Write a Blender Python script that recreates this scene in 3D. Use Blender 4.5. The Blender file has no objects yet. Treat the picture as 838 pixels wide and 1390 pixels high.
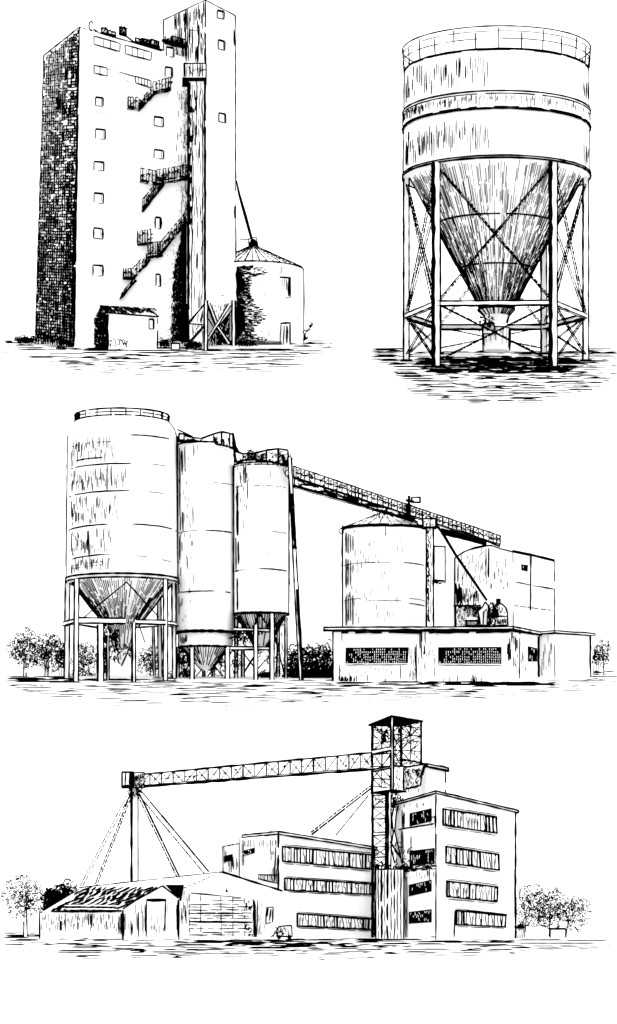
import bpy, math, random
from mathutils import Vector as V
R = random.Random(7)
K = 1.36                         # ink line weight
F, H = 4200.0, 1120.0            # focal length in photo pixels, row of the horizon
CX = 419.0
COL = bpy.context.scene.collection
WHITE, INK = 0, 1

# ------------------------------------------------------------------ materials
def plaster(name, col=(.86, .86, .855), scale=3.0, amt=.04):
    m = bpy.data.materials.new(name); m.use_nodes = True
    nt = m.node_tree; b = nt.nodes['Principled BSDF']
    b.inputs['Roughness'].default_value = .9
    b.inputs['Specular IOR Level'].default_value = .15
    tc = nt.nodes.new('ShaderNodeTexCoord'); n = nt.nodes.new('ShaderNodeTexNoise')
    n.inputs['Scale'].default_value = scale; n.inputs['Detail'].default_value = 6
    mx = nt.nodes.new('ShaderNodeMix'); mx.data_type = 'RGBA'
    mx.inputs[6].default_value = (*col, 1)
    mx.inputs[7].default_value = (*[c * (1 - amt * 2) for c in col], 1)
    nt.links.new(tc.outputs['Object'], n.inputs['Vector'])
    nt.links.new(n.outputs['Fac'], mx.inputs[0]); nt.links.new(mx.outputs[2], b.inputs['Base Color'])
    bp = nt.nodes.new('ShaderNodeBump'); bp.inputs['Strength'].default_value = .1
    nt.links.new(n.outputs['Fac'], bp.inputs['Height']); nt.links.new(bp.outputs['Normal'], b.inputs['Normal'])
    return m
def inkmat():
    m = bpy.data.materials.new('black_ink'); m.use_nodes = True
    nt = m.node_tree; nt.nodes.clear()
    o = nt.nodes.new('ShaderNodeOutputMaterial'); d = nt.nodes.new('ShaderNodeBsdfDiffuse')
    n = nt.nodes.new('ShaderNodeTexNoise'); n.inputs['Scale'].default_value = 2
    r = nt.nodes.new('ShaderNodeValToRGB')
    r.color_ramp.elements[0].color = (.0001, .0001, .0001, 1); r.color_ramp.elements[1].color = (.0005, .0005, .0005, 1)
    nt.links.new(n.outputs['Fac'], r.inputs['Fac']); nt.links.new(r.outputs['Color'], d.inputs['Color'])
    nt.links.new(d.outputs['BSDF'], o.inputs['Surface'])
    return m
MW = plaster('white_plaster'); MS = plaster('white_painted_steel', (.86, .86, .86), 1.0, .02)
MR = plaster('white_roofing', (.84, .84, .84), 5, .05); MG = plaster('white_ground', (.85, .85, .845), .3, .04)
MI = inkmat()

# ------------------------------------------------------------------ picture <-> space
def W(px, py, Y): return V(((px - CX) * Y / F, Y, (H - py) * Y / F))
PROF = []                                      # (Y, row) of the terrain
def site_rows(Y0, rows):
    for d, r in rows: PROF.append((Y0 * (1 + d / F), r))
class Site:
    def __init__(s, Y0): s.Y0 = Y0; s.s = Y0 / F
    def Y(s, dep): return s.Y0 * (1 + dep / F)
    def P(s, px, py, dep=0): return W(px, py, s.Y(dep))
    def g(s, px, dep): return W(px, grow(s.Y(dep)), s.Y(dep))
    def row(s, dep): return grow(s.Y(dep))
def gz(Y):
    for i in range(len(PROF) - 1):
        a, b = PROF[i], PROF[i + 1]
        if a[0] <= Y <= b[0]:
            za, zb = (H - a[1]) * a[0] / F, (H - b[1]) * b[0] / F
            t = (Y - a[0]) / (b[0] - a[0]); return za + (zb - za) * t
    return 0
def grow(Y): return H - gz(Y) * F / Y
def gY(py, Ya, Yb):
    best = None
    for i in range(200):
        Y = Ya + (Yb - Ya) * i / 199
        e = abs(grow(Y) - py)
        if best is None or e < best[0]: best = (e, Y)
    return best[1]

# ------------------------------------------------------------------ surfaces that ink lines lie on
class Plane:
    def __init__(s, a, b, c):
        s.o = a; n = (b - a).cross(c - a).normalized()
        if n.dot(a) > 0: n = -n
        s.n = n
    def pt(s, px, py, off=.04):
        d = V(((px - CX) / F, 1, (H - py) / F))
        t = (s.o + s.n * off).dot(s.n) / d.dot(s.n)
        return d * t
class Rev:
    """upright surface of revolution (cylinder or cone piece)"""
    def __init__(s, cx, cy, z0, r0, z1, r1, ky=1.0):
        s.cx, s.cy, s.z0, s.r0, s.z1, s.r1, s.ky = cx, cy, z0, r0, z1, r1, ky
    def rad(s, z): return s.r0 + (s.r1 - s.r0) * (z - s.z0) / (s.z1 - s.z0)
    def at(s, a, z, off=0):
        r = s.rad(z) + off
        return V((s.cx + r * math.cos(a), s.cy + r * s.ky * math.sin(a), z))
    def pt(s, px, py, off=.04):
        dx, dz = (px - CX) / F, (H - py) / F
        k = (s.r1 - s.r0) / (s.z1 - s.z0)
        # x = dx t, y = t, z = dz t ; (x-cx)^2+((y-cy)/ky)^2 = (r0+off+k(z-z0))^2
        q0 = s.r0 + off - k * s.z0; q1 = k * dz
        iy = 1 / s.ky ** 2
        A = dx * dx + iy - q1 * q1
        B = -2 * dx * s.cx - 2 * s.cy * iy - 2 * q0 * q1
        C = s.cx ** 2 + s.cy ** 2 * iy - q0 * q0
        D = B * B - 4 * A * C
        t = (-B - math.sqrt(max(D, 0))) / (2 * A)
        return V((dx * t, t, dz * t))

# ------------------------------------------------------------------ mesh builder
class MB:
    def __init__(s): s.v = []; s.f = []; s.m = []
    def face(s, pts, mat=WHITE):
        i = len(s.v); s.v += [V(p) for p in pts]; s.f.append(tuple(range(i, i + len(pts)))); s.m.append(mat)
    def hexa(s, b, t, mat=WHITE):
        """closed solid between two rings of points"""
        n = len(b); i = len(s.v); s.v += [V(p) for p in b] + [V(p) for p in t]
        s.f.append(tuple(i + k for k in range(n))[::-1]); s.m.append(mat)
        s.f.append(tuple(i + n + k for k in range(n))); s.m.append(mat)
        for k in range(n):
            k2 = (k + 1) % n; s.f.append((i + k, i + k2, i + n + k2, i + n + k)); s.m.append(mat)
    def tube(s, pts, rad, mat=INK, n=5):
        if len(pts) < 2: return
        i0 = len(s.v)
        for k, p in enumerate(pts):
            a = pts[max(k - 1, 0)]; b = pts[min(k + 1, len(pts) - 1)]
            d = (b - a); d = d.normalized() if d.length > 1e-9 else V((0, 0, 1))
            u = d.cross(V((0, 1, 0)))
            if u.length < .05: u = d.cross(V((1, 0, 0)))
            u.normalize(); w = d.cross(u)
            r = rad[k] if isinstance(rad, (list, tuple)) else rad
            for j in range(n):
                a_ = 2 * math.pi * j / n + .4
                s.v.append(p + (u * math.cos(a_) + w * math.sin(a_)) * r)
        for k in range(len(pts) - 1):
            for j in range(n):
                j2 = (j + 1) % n
                s.f.append((i0 + k * n + j, i0 + k * n + j2, i0 + (k + 1) * n + j2, i0 + (k + 1) * n + j)); s.m.append(mat)
        s.f.append(tuple(i0 + j for j in range(n))[::-1]); s.m.append(mat)
        e = i0 + (len(pts) - 1) * n
        s.f.append(tuple(e + j for j in range(n))); s.m.append(mat)
    def rod(s, p, q, w=1.4, jit=.3, gap=0, mat=INK, step=9):
        """hand-inked line in space, w in photo pixels"""
        sc = p.y / F; L = (q - p).length; n = max(1, int(L / (step * sc)))
        pts, rr = [], []
        def flush():
            if len(pts) > 1: s.tube(list(pts), list(rr), mat)
            pts.clear(); rr.clear()
        for k in range(n + 1):
            t = k / n
            o = V((R.uniform(-1, 1), 0, R.uniform(-1, 1))) * (.22 * sc if 0 < k < n else 0)
            pts.append(p.lerp(q, t) + o); rr.append(K * w / 2 * sc * (1 + R.uniform(-jit, jit)))
            if gap and R.random() < gap:
                flush()
        flush()
    def dash(s, p, q, w=1.2, on=4, off=2.5, mat=INK):
        sc = p.y / F; L = (q - p).length / sc; t = 0
        while t < L:
            a = on * R.uniform(.5, 1.5); b = min(t + a, L)
            s.tube([p.lerp(q, t / L), p.lerp(q, b / L)], K * w / 2 * sc * R.uniform(.7, 1.2), mat, 4)
            t = b + off * R.uniform(.5, 1.5)
    def ribbon(s, S, pts, w=1.3, mat=INK, off=.05, taper=True, wob=.25, step=7):
        """ink line lying on surface S, traced in photo pixels"""
        q = []
        for k in range(len(pts) - 1):
            (x0, y0), (x1, y1) = pts[k][:2], pts[k + 1][:2]
            L = math.hypot(x1 - x0, y1 - y0); n = max(1, int(L / step))
            for j in range(n): q.append((x0 + (x1 - x0) * j / n, y0 + (y1 - y0) * j / n))
        q.append(pts[-1][:2]); n = len(q); i0 = len(s.v)
        for k, (x, y) in enumerate(q):
            a = q[max(k - 1, 0)]; b = q[min(k + 1, n - 1)]
            dx, dy = b[0] - a[0], b[1] - a[1]; L = math.hypot(dx, dy) or 1
            nx, ny = -dy / L, dx / L
            t = k / max(n - 1, 1); ww = (1.38 if mat == INK else 1) * w / 2 * R.uniform(.8, 1.2)
            if taper: ww *= (.62 + .38 * min(1, 6 * min(t, 1 - t)))
            ox = R.uniform(-wob, wob); 
            s.v.append(S.pt(x + nx * (ww + ox), y + ny * (ww + ox), off)); s.v.append(S.pt(x - nx * (ww - ox), y - ny * (ww - ox), off))
        for k in range(n - 1):
            a = i0 + 2 * k; s.f.append((a, a + 1, a + 3, a + 2)); s.m.append(mat)
    def dashrib(s, S, pts, w=1.2, on=5, off_=3, off=.05, mat=INK):
        for k in range(len(pts) - 1):
            (x0, y0), (x1, y1) = pts[k], pts[k + 1]; L = math.hypot(x1 - x0, y1 - y0); t = 0
            while t < L:
                b = min(L, t + on * R.uniform(.4, 1.6))
                s.ribbon(S, [(x0 + (x1 - x0) * t / L, y0 + (y1 - y0) * t / L), (x0 + (x1 - x0) * b / L, y0 + (y1 - y0) * b / L)], w, mat, off)
                t = b + off_ * R.uniform(.4, 1.6)
    def patch(s, S, poly, mat=INK, off=.045):
        s.face([S.pt(x, y, off) for x, y in poly], mat)
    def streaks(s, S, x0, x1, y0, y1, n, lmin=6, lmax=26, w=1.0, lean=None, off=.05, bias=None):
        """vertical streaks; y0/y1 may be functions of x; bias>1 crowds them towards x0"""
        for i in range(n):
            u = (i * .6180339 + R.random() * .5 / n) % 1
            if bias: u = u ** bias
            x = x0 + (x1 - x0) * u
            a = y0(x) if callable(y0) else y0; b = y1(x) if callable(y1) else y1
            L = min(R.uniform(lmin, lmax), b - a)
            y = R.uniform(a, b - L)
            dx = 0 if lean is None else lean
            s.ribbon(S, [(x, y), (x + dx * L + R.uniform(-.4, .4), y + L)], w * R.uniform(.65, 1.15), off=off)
    def beam(s, p, q, w, d, lines=1.2, mat=WHITE, wl=None):
        """box beam p-q, w across the picture and d in depth (px), with inked long edges"""
        sc = p.y / F; D = (q - p).normalized(); y = V((0, 1, 0))
        u = D.cross(y)
        if u.length < .1: u = V((1, 0, 0))
        u.normalize(); v = u.cross(D).normalized()
        if v.y < 0: v = -v
        if u.x < 0: u = -u
        u = u * w * sc / 2; v = v * d * sc / 2
        c = [-u - v, u - v, u + v, -u + v]
        s.hexa([p + k for k in c], [q + k for k in c], mat)
        if lines:
            for j, k in enumerate(c):
                lw = (wl if (wl and j in (0, 3)) else lines)
                s.rod(p + k, q + k, lw, .35)
    def sil(s, S, w=1.7, z0=None, z1=None, seg=1):
        sc = S.cy / F; z0 = S.z0 if z0 is None else z0; z1 = S.z1 if z1 is None else z1
        for a in (0, math.pi):
            for k in range(seg):
                s.rod(S.at(a, z0 + (z1 - z0) * k / seg, .3 * w * sc), S.at(a, z0 + (z1 - z0) * (k + 1) / seg, .3 * w * sc), w * R.uniform(.85, 1.3), .3)
    def ring(s, S, z, w=1.4, a0=0, a1=2 * math.pi, gap=0, off=.03, mat=INK, n=72):
        sc = S.cy / F; pts = []; rr = []
        for k in range(n + 1):
            pts.append(S.at(a0 + (a1 - a0) * k / n, z, off)); rr.append(K * w / 2 * sc * R.uniform(.75, 1.25))
            if gap and R.random() < gap:
                if len(pts) > 1: s.tube(pts[:], rr[:], mat)
                pts, rr = [], []
        if len(pts) > 1: s.tube(pts, rr, mat)
    def revolve(s, cx, cy, prof, ky=1.0, mat=WHITE, n=64, caps=True):
        i0 = len(s.v)
        for r, z in prof:
            for k in range(n):
                a = 2 * math.pi * k / n; s.v.append(V((cx + r * math.cos(a), cy + ky * r * math.sin(a), z)))
        for j in range(len(prof) - 1):
            for k in range(n):
                k2 = (k + 1) % n; s.f.append((i0 + j * n + k, i0 + j * n + k2, i0 + (j + 1) * n + k2, i0 + (j + 1) * n + k)); s.m.append(mat)
        if caps:
            s.f.append(tuple(i0 + k for k in range(n))[::-1]); s.m.append(mat)
            e = i0 + (len(prof) - 1) * n; s.f.append(tuple(e + k for k in range(n))); s.m.append(mat)
    def build(s, name, parent=None, mat=None):
        me = bpy.data.meshes.new(name)
        o = bpy.data.objects.new(name, me); COL.objects.link(o)
        org = V(parent['org']) if parent else V((0, 0, 0))
        if parent is None and s.v:
            lo = min(s.v, key=lambda p: p.z)
            org = V((sum(p.x for p in s.v) / len(s.v), sum(p.y for p in s.v) / len(s.v), lo.z))
            o.location = org
        me.from_pydata([p - org for p in s.v], [], s.f)
        me.materials.append(mat or MW); me.materials.append(MI)
        me.polygons.foreach_set('material_index', s.m); me.update()
        if parent: o.parent = parent
        o['org'] = tuple(org)
        return o
def thing(name, label, cat, loc, group=None):
    o = bpy.data.objects.new(name, None); COL.objects.link(o)
    o.location = loc; o['org'] = tuple(loc); o['label'] = label; o['category'] = cat
    if group: o['group'] = group
    return o
def tag(o, label, cat, group=None, kind=None):
    o['label'] = label
    if kind: o['kind'] = kind
    if cat and kind != 'structure': o['category'] = cat
    if group: o['group'] = group
    return o

# ------------------------------------------------------------------ things made of these
def lerp2(a, b, t): return (a[0] + (b[0] - a[0]) * t, a[1] + (b[1] - a[1]) * t)
def quadpt(q, u, v):
    return lerp2(lerp2(q[0], q[1], u), lerp2(q[3], q[2], u), v)
def window(parent, S, q, style='plain', name='window', n=None, off=.05):
    """q: corners top-left, top-right, bottom-right, bottom-left in photo pixels"""
    m = MB(); wpx = abs(q[1][0] - q[0][0]); n = n or max(2, int(wpx / 5))
    if style in ('plain', 'half'):
        m.patch(S, q, WHITE, off)
        o2 = off + .03
        m.ribbon(S, [q[0], q[1]], 2.0, off=o2, taper=False); m.ribbon(S, [q[1], q[2]], 2.6, off=o2)
        m.ribbon(S, [q[3], q[0]], 1.7, off=o2)
        if style == 'plain': m.ribbon(S, [q[2], q[3]], 1.6, off=o2)
        else: m.ribbon(S, [q[2], lerp2(q[2], q[3], .55)], 1.2, off=o2)
        m.ribbon(S, [quadpt(q, .78, .12), quadpt(q, .8, .9)], .9, off=o2)
    elif style == 'strip':
        m.patch(S, q, WHITE, off); o2 = off + .03
        for a, b in ((0, 1), (1, 2), (2, 3), (3, 0)): m.ribbon(S, [q[a], q[b]], 1.5, off=o2)
        for k in range(1, n):
            u = k / n + R.uniform(-.04, .04); m.ribbon(S, [quadpt(q, u, 0), quadpt(q, u, 1)], 1.3, off=o2)
    elif style == 'bars':
        m.patch(S, q, WHITE, off); o2 = off + .03
        ex = 1.1 / wpx; ey = 1.1 / max(4, abs(q[3][1] - q[0][1]))
        m.ribbon(S, [quadpt(q, -ex, 0), quadpt(q, 1 + ex, 0)], 1.8, off=o2, taper=False); m.ribbon(S, [quadpt(q, 1 + ex, 1), quadpt(q, -ex, 1)], 1.7, off=o2, taper=False)
        m.ribbon(S, [quadpt(q, 1, -ey), quadpt(q, 1, 1 + ey)], 1.9, off=o2, taper=False); m.ribbon(S, [quadpt(q, 0, -ey), quadpt(q, 0, 1 + ey)], 1.9, off=o2, taper=False)
        m.ribbon(S, [quadpt(q, .01, -.14), quadpt(q, 1.03, -.14)], .8, off=o2); m.dashrib(S, [quadpt(q, .01, 1.15), quadpt(q, .98, 1.15)], .9, 26, 3, off=o2)
        x = 3.2
        while x < wpx - 2.5:
            u = x / wpx; t = R.random(); du = R.uniform(-.5, .5) / wpx; px_ = 1 / wpx
            if t < .5: m.ribbon(S, [quadpt(q, u, .02), quadpt(q, u + du, .98)], R.choice([1.0, 1.2, 1.5, 2.1]), off=o2, taper=False)
            elif t < .66: m.ribbon(S, [quadpt(q, u, .05), quadpt(q, u + 2.4 * px_, .95)], 1.0, off=o2)
            elif t < .82: m.ribbon(S, [quadpt(q, u, .02), quadpt(q, u, .45), quadpt(q, u + 2 * px_, .5), quadpt(q, u + 2 * px_, .98)], .9, off=o2)
            else:
                m.ribbon(S, [quadpt(q, u, .3), quadpt(q, u, .98)], 1.2, off=o2); m.ribbon(S, [quadpt(q, u + 1.6 * px_, .02), quadpt(q, u + 1.6 * px_, .6)], .8, off=o2)
            if R.random() < .3: m.ribbon(S, [quadpt(q, u, .9), quadpt(q, u + 2.6 * px_, .93)], 2.0, off=o2)
            if R.random() < .3: m.ribbon(S, [quadpt(q, u, .1), quadpt(q, u + 2.6 * px_, .08)], 1.8, off=o2)
            x += R.uniform(3.3, 4.8)
    elif style == 'dark':
        m.patch(S, q, INK, off); o2 = off + .03; h = abs(q[3][1] - q[0][1])
        x = 3.0
        while x < wpx - 2:
            u = x / wpx; y_ = .1
            while y_ < .85:
                d = R.uniform(.1, .32)
                if R.random() < .32: m.ribbon(S, [quadpt(q, u, y_), quadpt(q, u + R.uniform(-1, 1.2) / wpx, min(.93, y_ + d))], R.uniform(.6, 1.2), WHITE, off=o2)
                y_ += d + .06
            x += R.uniform(2.0, 3.2)
    elif style == 'grille':
        m.patch(S, q, INK, off); o2 = off + .03; h = abs(q[3][1] - q[0][1])
        x = 2.5
        while x < wpx - 2:
            u = x / wpx; y_ = 2.0
            while y_ < h - 2:
                pr = (.25 if u < .12 else .62 + .3 * u) - (.35 if y_ < 4 else 0) + (.1 if y_ > h * .6 else 0)
                if R.random() < pr: m.ribbon(S, [quadpt(q, u, y_ / h), quadpt(q, u, (y_ + R.uniform(1.5, 2.4)) / h)], R.uniform(.8, 1.3), WHITE, off=o2)
                y_ += R.uniform(3.0, 3.7)
            x += R.uniform(2.5, 3.1)
        m.ribbon(S, [quadpt(q, .0, 1.1), quadpt(q, 1, 1.1)], .9, off=o2)
    return m.build(name, parent)

def block(parent, T, B, name='wall', roof=True, lines=(1.4, 1.4, 1.4), mat=None, top_w=1.4, extra=None, base=0):
    """T/B: [left, near, right] top and bottom corners in space; returns the mesh builder's surfaces"""
    L, N, Rr = T; l, n, r = B
    Bk = L + Rr - N; bk = l + r - n
    m = MB(); m.hexa([l, n, r, bk], [L, N, Rr, Bk])
    for p, q, w in ((l, L, lines[0]), (n, N, lines[1]), (r, Rr, lines[2]), (bk, Bk, 1.2)):
        if w: m.rod(p, q, w, .35, gap=.03)
    if top_w:
        for p, q in ((L, N), (N, Rr), (Rr, Bk), (Bk, L)): m.rod(p, q, top_w, .3)
    SL = Plane(l, n, N); SR = Plane(n, r, N)
    if extra: extra(m, SL, SR)
    o = m.build(name, parent, mat)
    return o, SL, SR, Bk, bk
def slab(parent, pts, th, name='roof', line=1.3, mat=None, dark=False):
    """flat roof slab: pts top outline in space, th thickness in px"""
    m = MB(); sc = pts[0].y / F
    b = [p - V((0, 0, th * sc)) for p in pts]
    m.hexa(b, pts)
    n = len(pts)
    for k in range(n):
        m.rod(pts[k], pts[(k + 1) % n], line); m.rod(b[k], b[(k + 1) % n], line * (1.5 if dark else 1))
        m.rod(b[k], pts[k], line)
    return m.build(name, parent, mat or MR)

def leaves(m, c, r, n, size=3.0, wid=1.3, fill=.5, site=None, low=0, arcs=0, whites=0):
    """leaf-sized faces through an uneven crown. c=(px,py,dep), r=(rx,ry)"""
    s = site.s
    lobes = [(math.cos(i * .9 + .4) * R.uniform(.42, .6), math.sin(i * .9 + .4) * R.uniform(.4, .58), R.uniform(-.4, .4), R.uniform(.34, .5)) for i in range(7)] + [(0, 0, -.2, .5)]
    C = site.P(*c)
    def one(mat, sz, wd, shell):
        lx, lz, ly, lr = R.choice(lobes)
        d = V((R.gauss(0, 1), R.gauss(0, 1), R.gauss(0, 1))).normalized()
        k = lr * (R.uniform(.8, 1.05) if R.random() > shell else R.random() ** .5)
        p = C + V(((lx + d.x * k) * r[0] * s, (ly + d.y * k) * r[0] * s, (lz + d.z * k) * r[1] * s))
        a = R.uniform(0, math.pi); t = V((math.cos(a), R.uniform(-.4, .4), math.sin(a) * .9))
        b = t.cross(V((0, 1, 0))).normalized() + V((0, R.uniform(-.5, .5), 0))
        L = sz * s * R.uniform(.5, 1.3) / 2 * 1.15; w = wd * s * (1.45 if mat == INK else 1) * R.uniform(.6, 1.3) / 2
        bend = b * L * R.uniform(-.6, .6)
        m.face([p - t * L, p - b * w + bend * .5, p + t * L * .6 + bend, p + b * w + bend * .5], mat)
    for _ in range(whites): one(WHITE, size * 3, size * 2.4, 1)
    for _ in range(n): one(INK, size, wid, fill)
    for _ in range(n // 4):      # small curled leaf sprays
        lx, lz, ly, lr = R.choice(lobes); a0 = R.uniform(0, 6.28); rr = R.uniform(1.2, 3.2) * size / 3
        k = lr * (1 if R.random() < .55 else R.random() ** .5); ph = R.uniform(0, 6.28); tl = R.uniform(-.5, .5)
        q = C + V(((lx + math.cos(ph) * k) * r[0] * s, (ly - .5 * lr) * r[0] * s, (lz + math.sin(ph) * k) * r[1] * s))
        aa = R.uniform(1.6, 3.6); w_ = R.uniform(.4, .8) * s * wid / 1.5
        m.tube([q + V((math.cos(a0 + aa * j / 4) * rr * s, tl * math.sin(a0 + aa * j / 4) * rr * s, math.sin(a0 + aa * j / 4) * rr * s)) for j in range(5)], [w_ * .6, w_, w_ * 1.2, w_, w_ * .5], INK, 4)
    for _ in range(arcs):
        lx, lz, ly, lr = R.choice(lobes); a0 = R.uniform(0, 6.28); a1 = a0 + R.uniform(.4, 1.1)
        pts = [C + V(((lx + math.cos(a0 + (a1 - a0) * k / 4) * lr) * r[0] * s, ly * r[0] * s - lr * r[0] * s * .6, (lz + math.sin(a0 + (a1 - a0) * k / 4) * lr) * r[1] * s)) for k in range(5)]
        m.tube(pts, [s * .3, s * .55, s * .65, s * .5, s * .25], INK, 4)
def tree(site, c, r, n, label, base, dens=.4, size=3, wid=1.3, trunk_w=3, arcs=14, group=None, name='tree', cat='tree', tx=None, multi=1, whites=0, limbs=5):
    px, py, dep = c; tx = px if tx is None else tx
    t = thing(name, label, cat, site.g(tx, dep), group)
    m = MB()
    for k in range(multi):
        bx = tx + (k - (multi - 1) / 2) * 5
        b = site.g(bx, dep) - V((0, 0, .1)); fork = site.P(bx + (px - tx) * .3, py + r[1] * .55, dep)
        m.tube([b, b.lerp(fork, .3), fork], [trunk_w * .62 * site.s, trunk_w * .5 * site.s, trunk_w * .38 * site.s], WHITE if trunk_w > 2.4 else INK, 8)
        if trunk_w > 2.4:
            for sx in (-1, 1):
                o = V((sx * trunk_w * .5 * site.s, -trunk_w * .3 * site.s, 0)); m.rod(b + o * 1.2, fork + o * .7, 1.3, .4, gap=.1, step=5)
    m.build('trunk', t)
    m2 = MB(); C = site.P(*c)
    for k in range(limbs):
        a = math.pi * (.1 + .8 * (k + .5) / limbs) + R.uniform(-.15, .15)
        e = C + V((math.cos(a) * r[0] * .6 * site.s, R.uniform(-.4, .4) * r[0] * site.s, (math.sin(a) * .8 - .35) * r[1] * site.s))
        mid = fork.lerp(e, .5) + V((0, 0, -1.5 * site.s))
        m2.tube([fork, mid, e], [.6 * site.s, .45 * site.s, .2 * site.s], INK, 4)
    if limbs: m2.build('limbs', t)
    m3 = MB(); leaves(m3, c, (r[0] * 1.14, r[1] * 1.1), int(n * 1.25), size, wid, dens, site, arcs=arcs * 2, whites=whites)
    m3.build('crown', t)
    return t

def gridge(m, site, x, y, L, t, Ya, Yb):
    """one low ragged ridge of turf: x start, y row, L length, t height (photo px)"""
    n = max(5, int(L / 7)); i0 = len(m.v); ph = R.uniform(0, 6)
    Y = gY(y, Ya, Yb); s = Y / F
    for k in range(n + 1):
        u = k / n; hh = 1.08 * t * (.35 + .65 * min(1, min(u, 1 - u) * L / 6)) * R.uniform(.85, 1.12) * s
        Yk = Y + math.sin(ph + u * 3) * .1 * t * s
        X = (x + L * u - CX) * s; z = gz(Yk)
        m.v += [V((X, Yk, z - .02)), V((X, Yk + hh * .5, z + hh)), V((X, Yk + hh * 1.6, gz(Yk + hh * 1.6) - .02))]
    for k in range(n):
        a = i0 + 3 * k
        m.f += [(a, a + 3, a + 4, a + 1), (a + 1, a + 4, a + 5, a + 2)]; m.m += [INK, INK]
    m.f += [(i0, i0 + 1, i0 + 2), (a + 3, a + 5, a + 4)]; m.m += [INK, INK]
def gstrokes(m, site, Ya, Yb, rows):
    """rows: (y, x0, x1, mean stroke, mean gap, thickness)"""
    for y, x0, x1, L, G, t in rows:
        for dy, kL, kG, kt in ((0, 1, 1, 1), (R.uniform(1.2, 1.9), .9, 1.5, .85), (R.uniform(2.4, 3.4), .8, 2.6, .8)):
            x = x0 + R.uniform(0, G)
            while x < x1:
                l = L * kL * R.uniform(.35, 1.7); l = min(l, x1 - x)
                if l > 2: gridge(m, site, x, y + dy + R.uniform(-.9, .9), l, t * kt * R.uniform(.6, 1.3), Ya, Yb)
                x += l + (G * kG + (6 if dy else 0)) * R.uniform(.2, 1.8)
# ================================================================== terrain, camera, light
S4, S3, S1 = Site(260.0), Site(330.0), Site(430.0)
PROF.append((40, 3200)); PROF.append((225, 1392))
site_rows(260, [(-400, 1312), (-300, 1303), (-60, 1279), (0, 1276), (150, 1271), (320, 1264)])
site_rows(330, [(-430, 985), (-200, 955), (-60, 930), (0, 925), (120, 919), (320, 912)])
site_rows(430, [(-480, 575), (-300, 530), (-110, 500), (-40, 494), (0, 491), (125, 478), (169, 472), (200, 469), (275, 466), (340, 463), (420, 461)])
_z = (H - 461) * PROF[-1][0] / F
PROF.append((500, H - (_z - .5) * F / 500)); PROF.append((900, H - (_z - 40) * F / 900)); PROF.append((9000, H - (_z - 60) * F / 9000))
m = MB(); xs = [-9000, -900, -300] + [x * 4 for x in range(-30, 31)] + [300, 900, 9000]
ys = []
for i in range(len(PROF) - 1):
    n = 1 if PROF[i][0] > 480 else 4
    for k in range(n): ys.append(PROF[i][0] + (PROF[i + 1][0] - PROF[i][0]) * k / n)
ys.append(PROF[-1][0])
nx = len(xs)
for y in ys:
    for x in xs: m.v.append(V((x, y, gz(y))))
for j in range(len(ys) - 1):
    for i in range(nx - 1):
        m.f.append((j * nx + i, j * nx + i + 1, (j + 1) * nx + i + 1, (j + 1) * nx + i)); m.m.append(WHITE)
g = m.build('ground', mat=MG); tag(g, 'white stepped hillside ground under all four groups of silos and mills', None, kind='structure')

cam = bpy.data.cameras.new('Camera'); co = bpy.data.objects.new('Camera', cam); COL.objects.link(co)
co.location = (0, 0, 0); co.rotation_euler = (math.pi / 2, 0, 0)
cam.sensor_fit = 'VERTICAL'; cam.sensor_height = 24; cam.sensor_width = 24
cam.lens = 24 * F / 1390; cam.shift_y = (H - 695) / 1390; cam.clip_start = 1; cam.clip_end = 20000
sc = bpy.context.scene; sc.camera = co
w = bpy.data.worlds.new('World'); sc.world = w; w.use_nodes = True
nt = w.node_tree; bg = nt.nodes['Background']; sky = nt.nodes.new('ShaderNodeTexSky'); sky.sky_type = 'NISHITA'
EL, AZ = math.radians(48), math.radians(155)    # sun behind the camera, to the right
sky.sun_disc = False; sky.sun_elevation = EL; sky.sun_rotation = AZ; sky.dust_density = 6; sky.ozone_density = .2; sky.air_density = 1.0
# bright, even overcast: the sky texture seen through a white layer of cloud
mxs = nt.nodes.new('ShaderNodeMix'); mxs.data_type = 'RGBA'; mxs.inputs[0].default_value = .93
mxs.inputs[7].default_value = (11.0, 11.0, 11.0, 1)
nt.links.new(sky.outputs[0], mxs.inputs[6]); nt.links.new(mxs.outputs[2], bg.inputs[0])
bg.inputs['Strength'].default_value = .1
sl = bpy.data.lights.new('sun', 'SUN'); sl.energy = .6; sl.angle = math.radians(25); sl.color = (1, .99, .97)
so = bpy.data.objects.new('sun', sl); COL.objects.link(so)
sd = V((math.sin(AZ) * math.cos(EL), -abs(math.cos(AZ)) * math.cos(EL), math.sin(EL)))
so.rotation_euler = sd.to_track_quat('Z', 'Y').to_euler()
sc.view_settings.view_transform = 'Standard'; sc.view_settings.look = 'None'; sc.view_settings.gamma = 1
sc.view_settings.exposure = .8
sc.cycles.max_bounces = 10; sc.cycles.diffuse_bounces = 8

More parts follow.
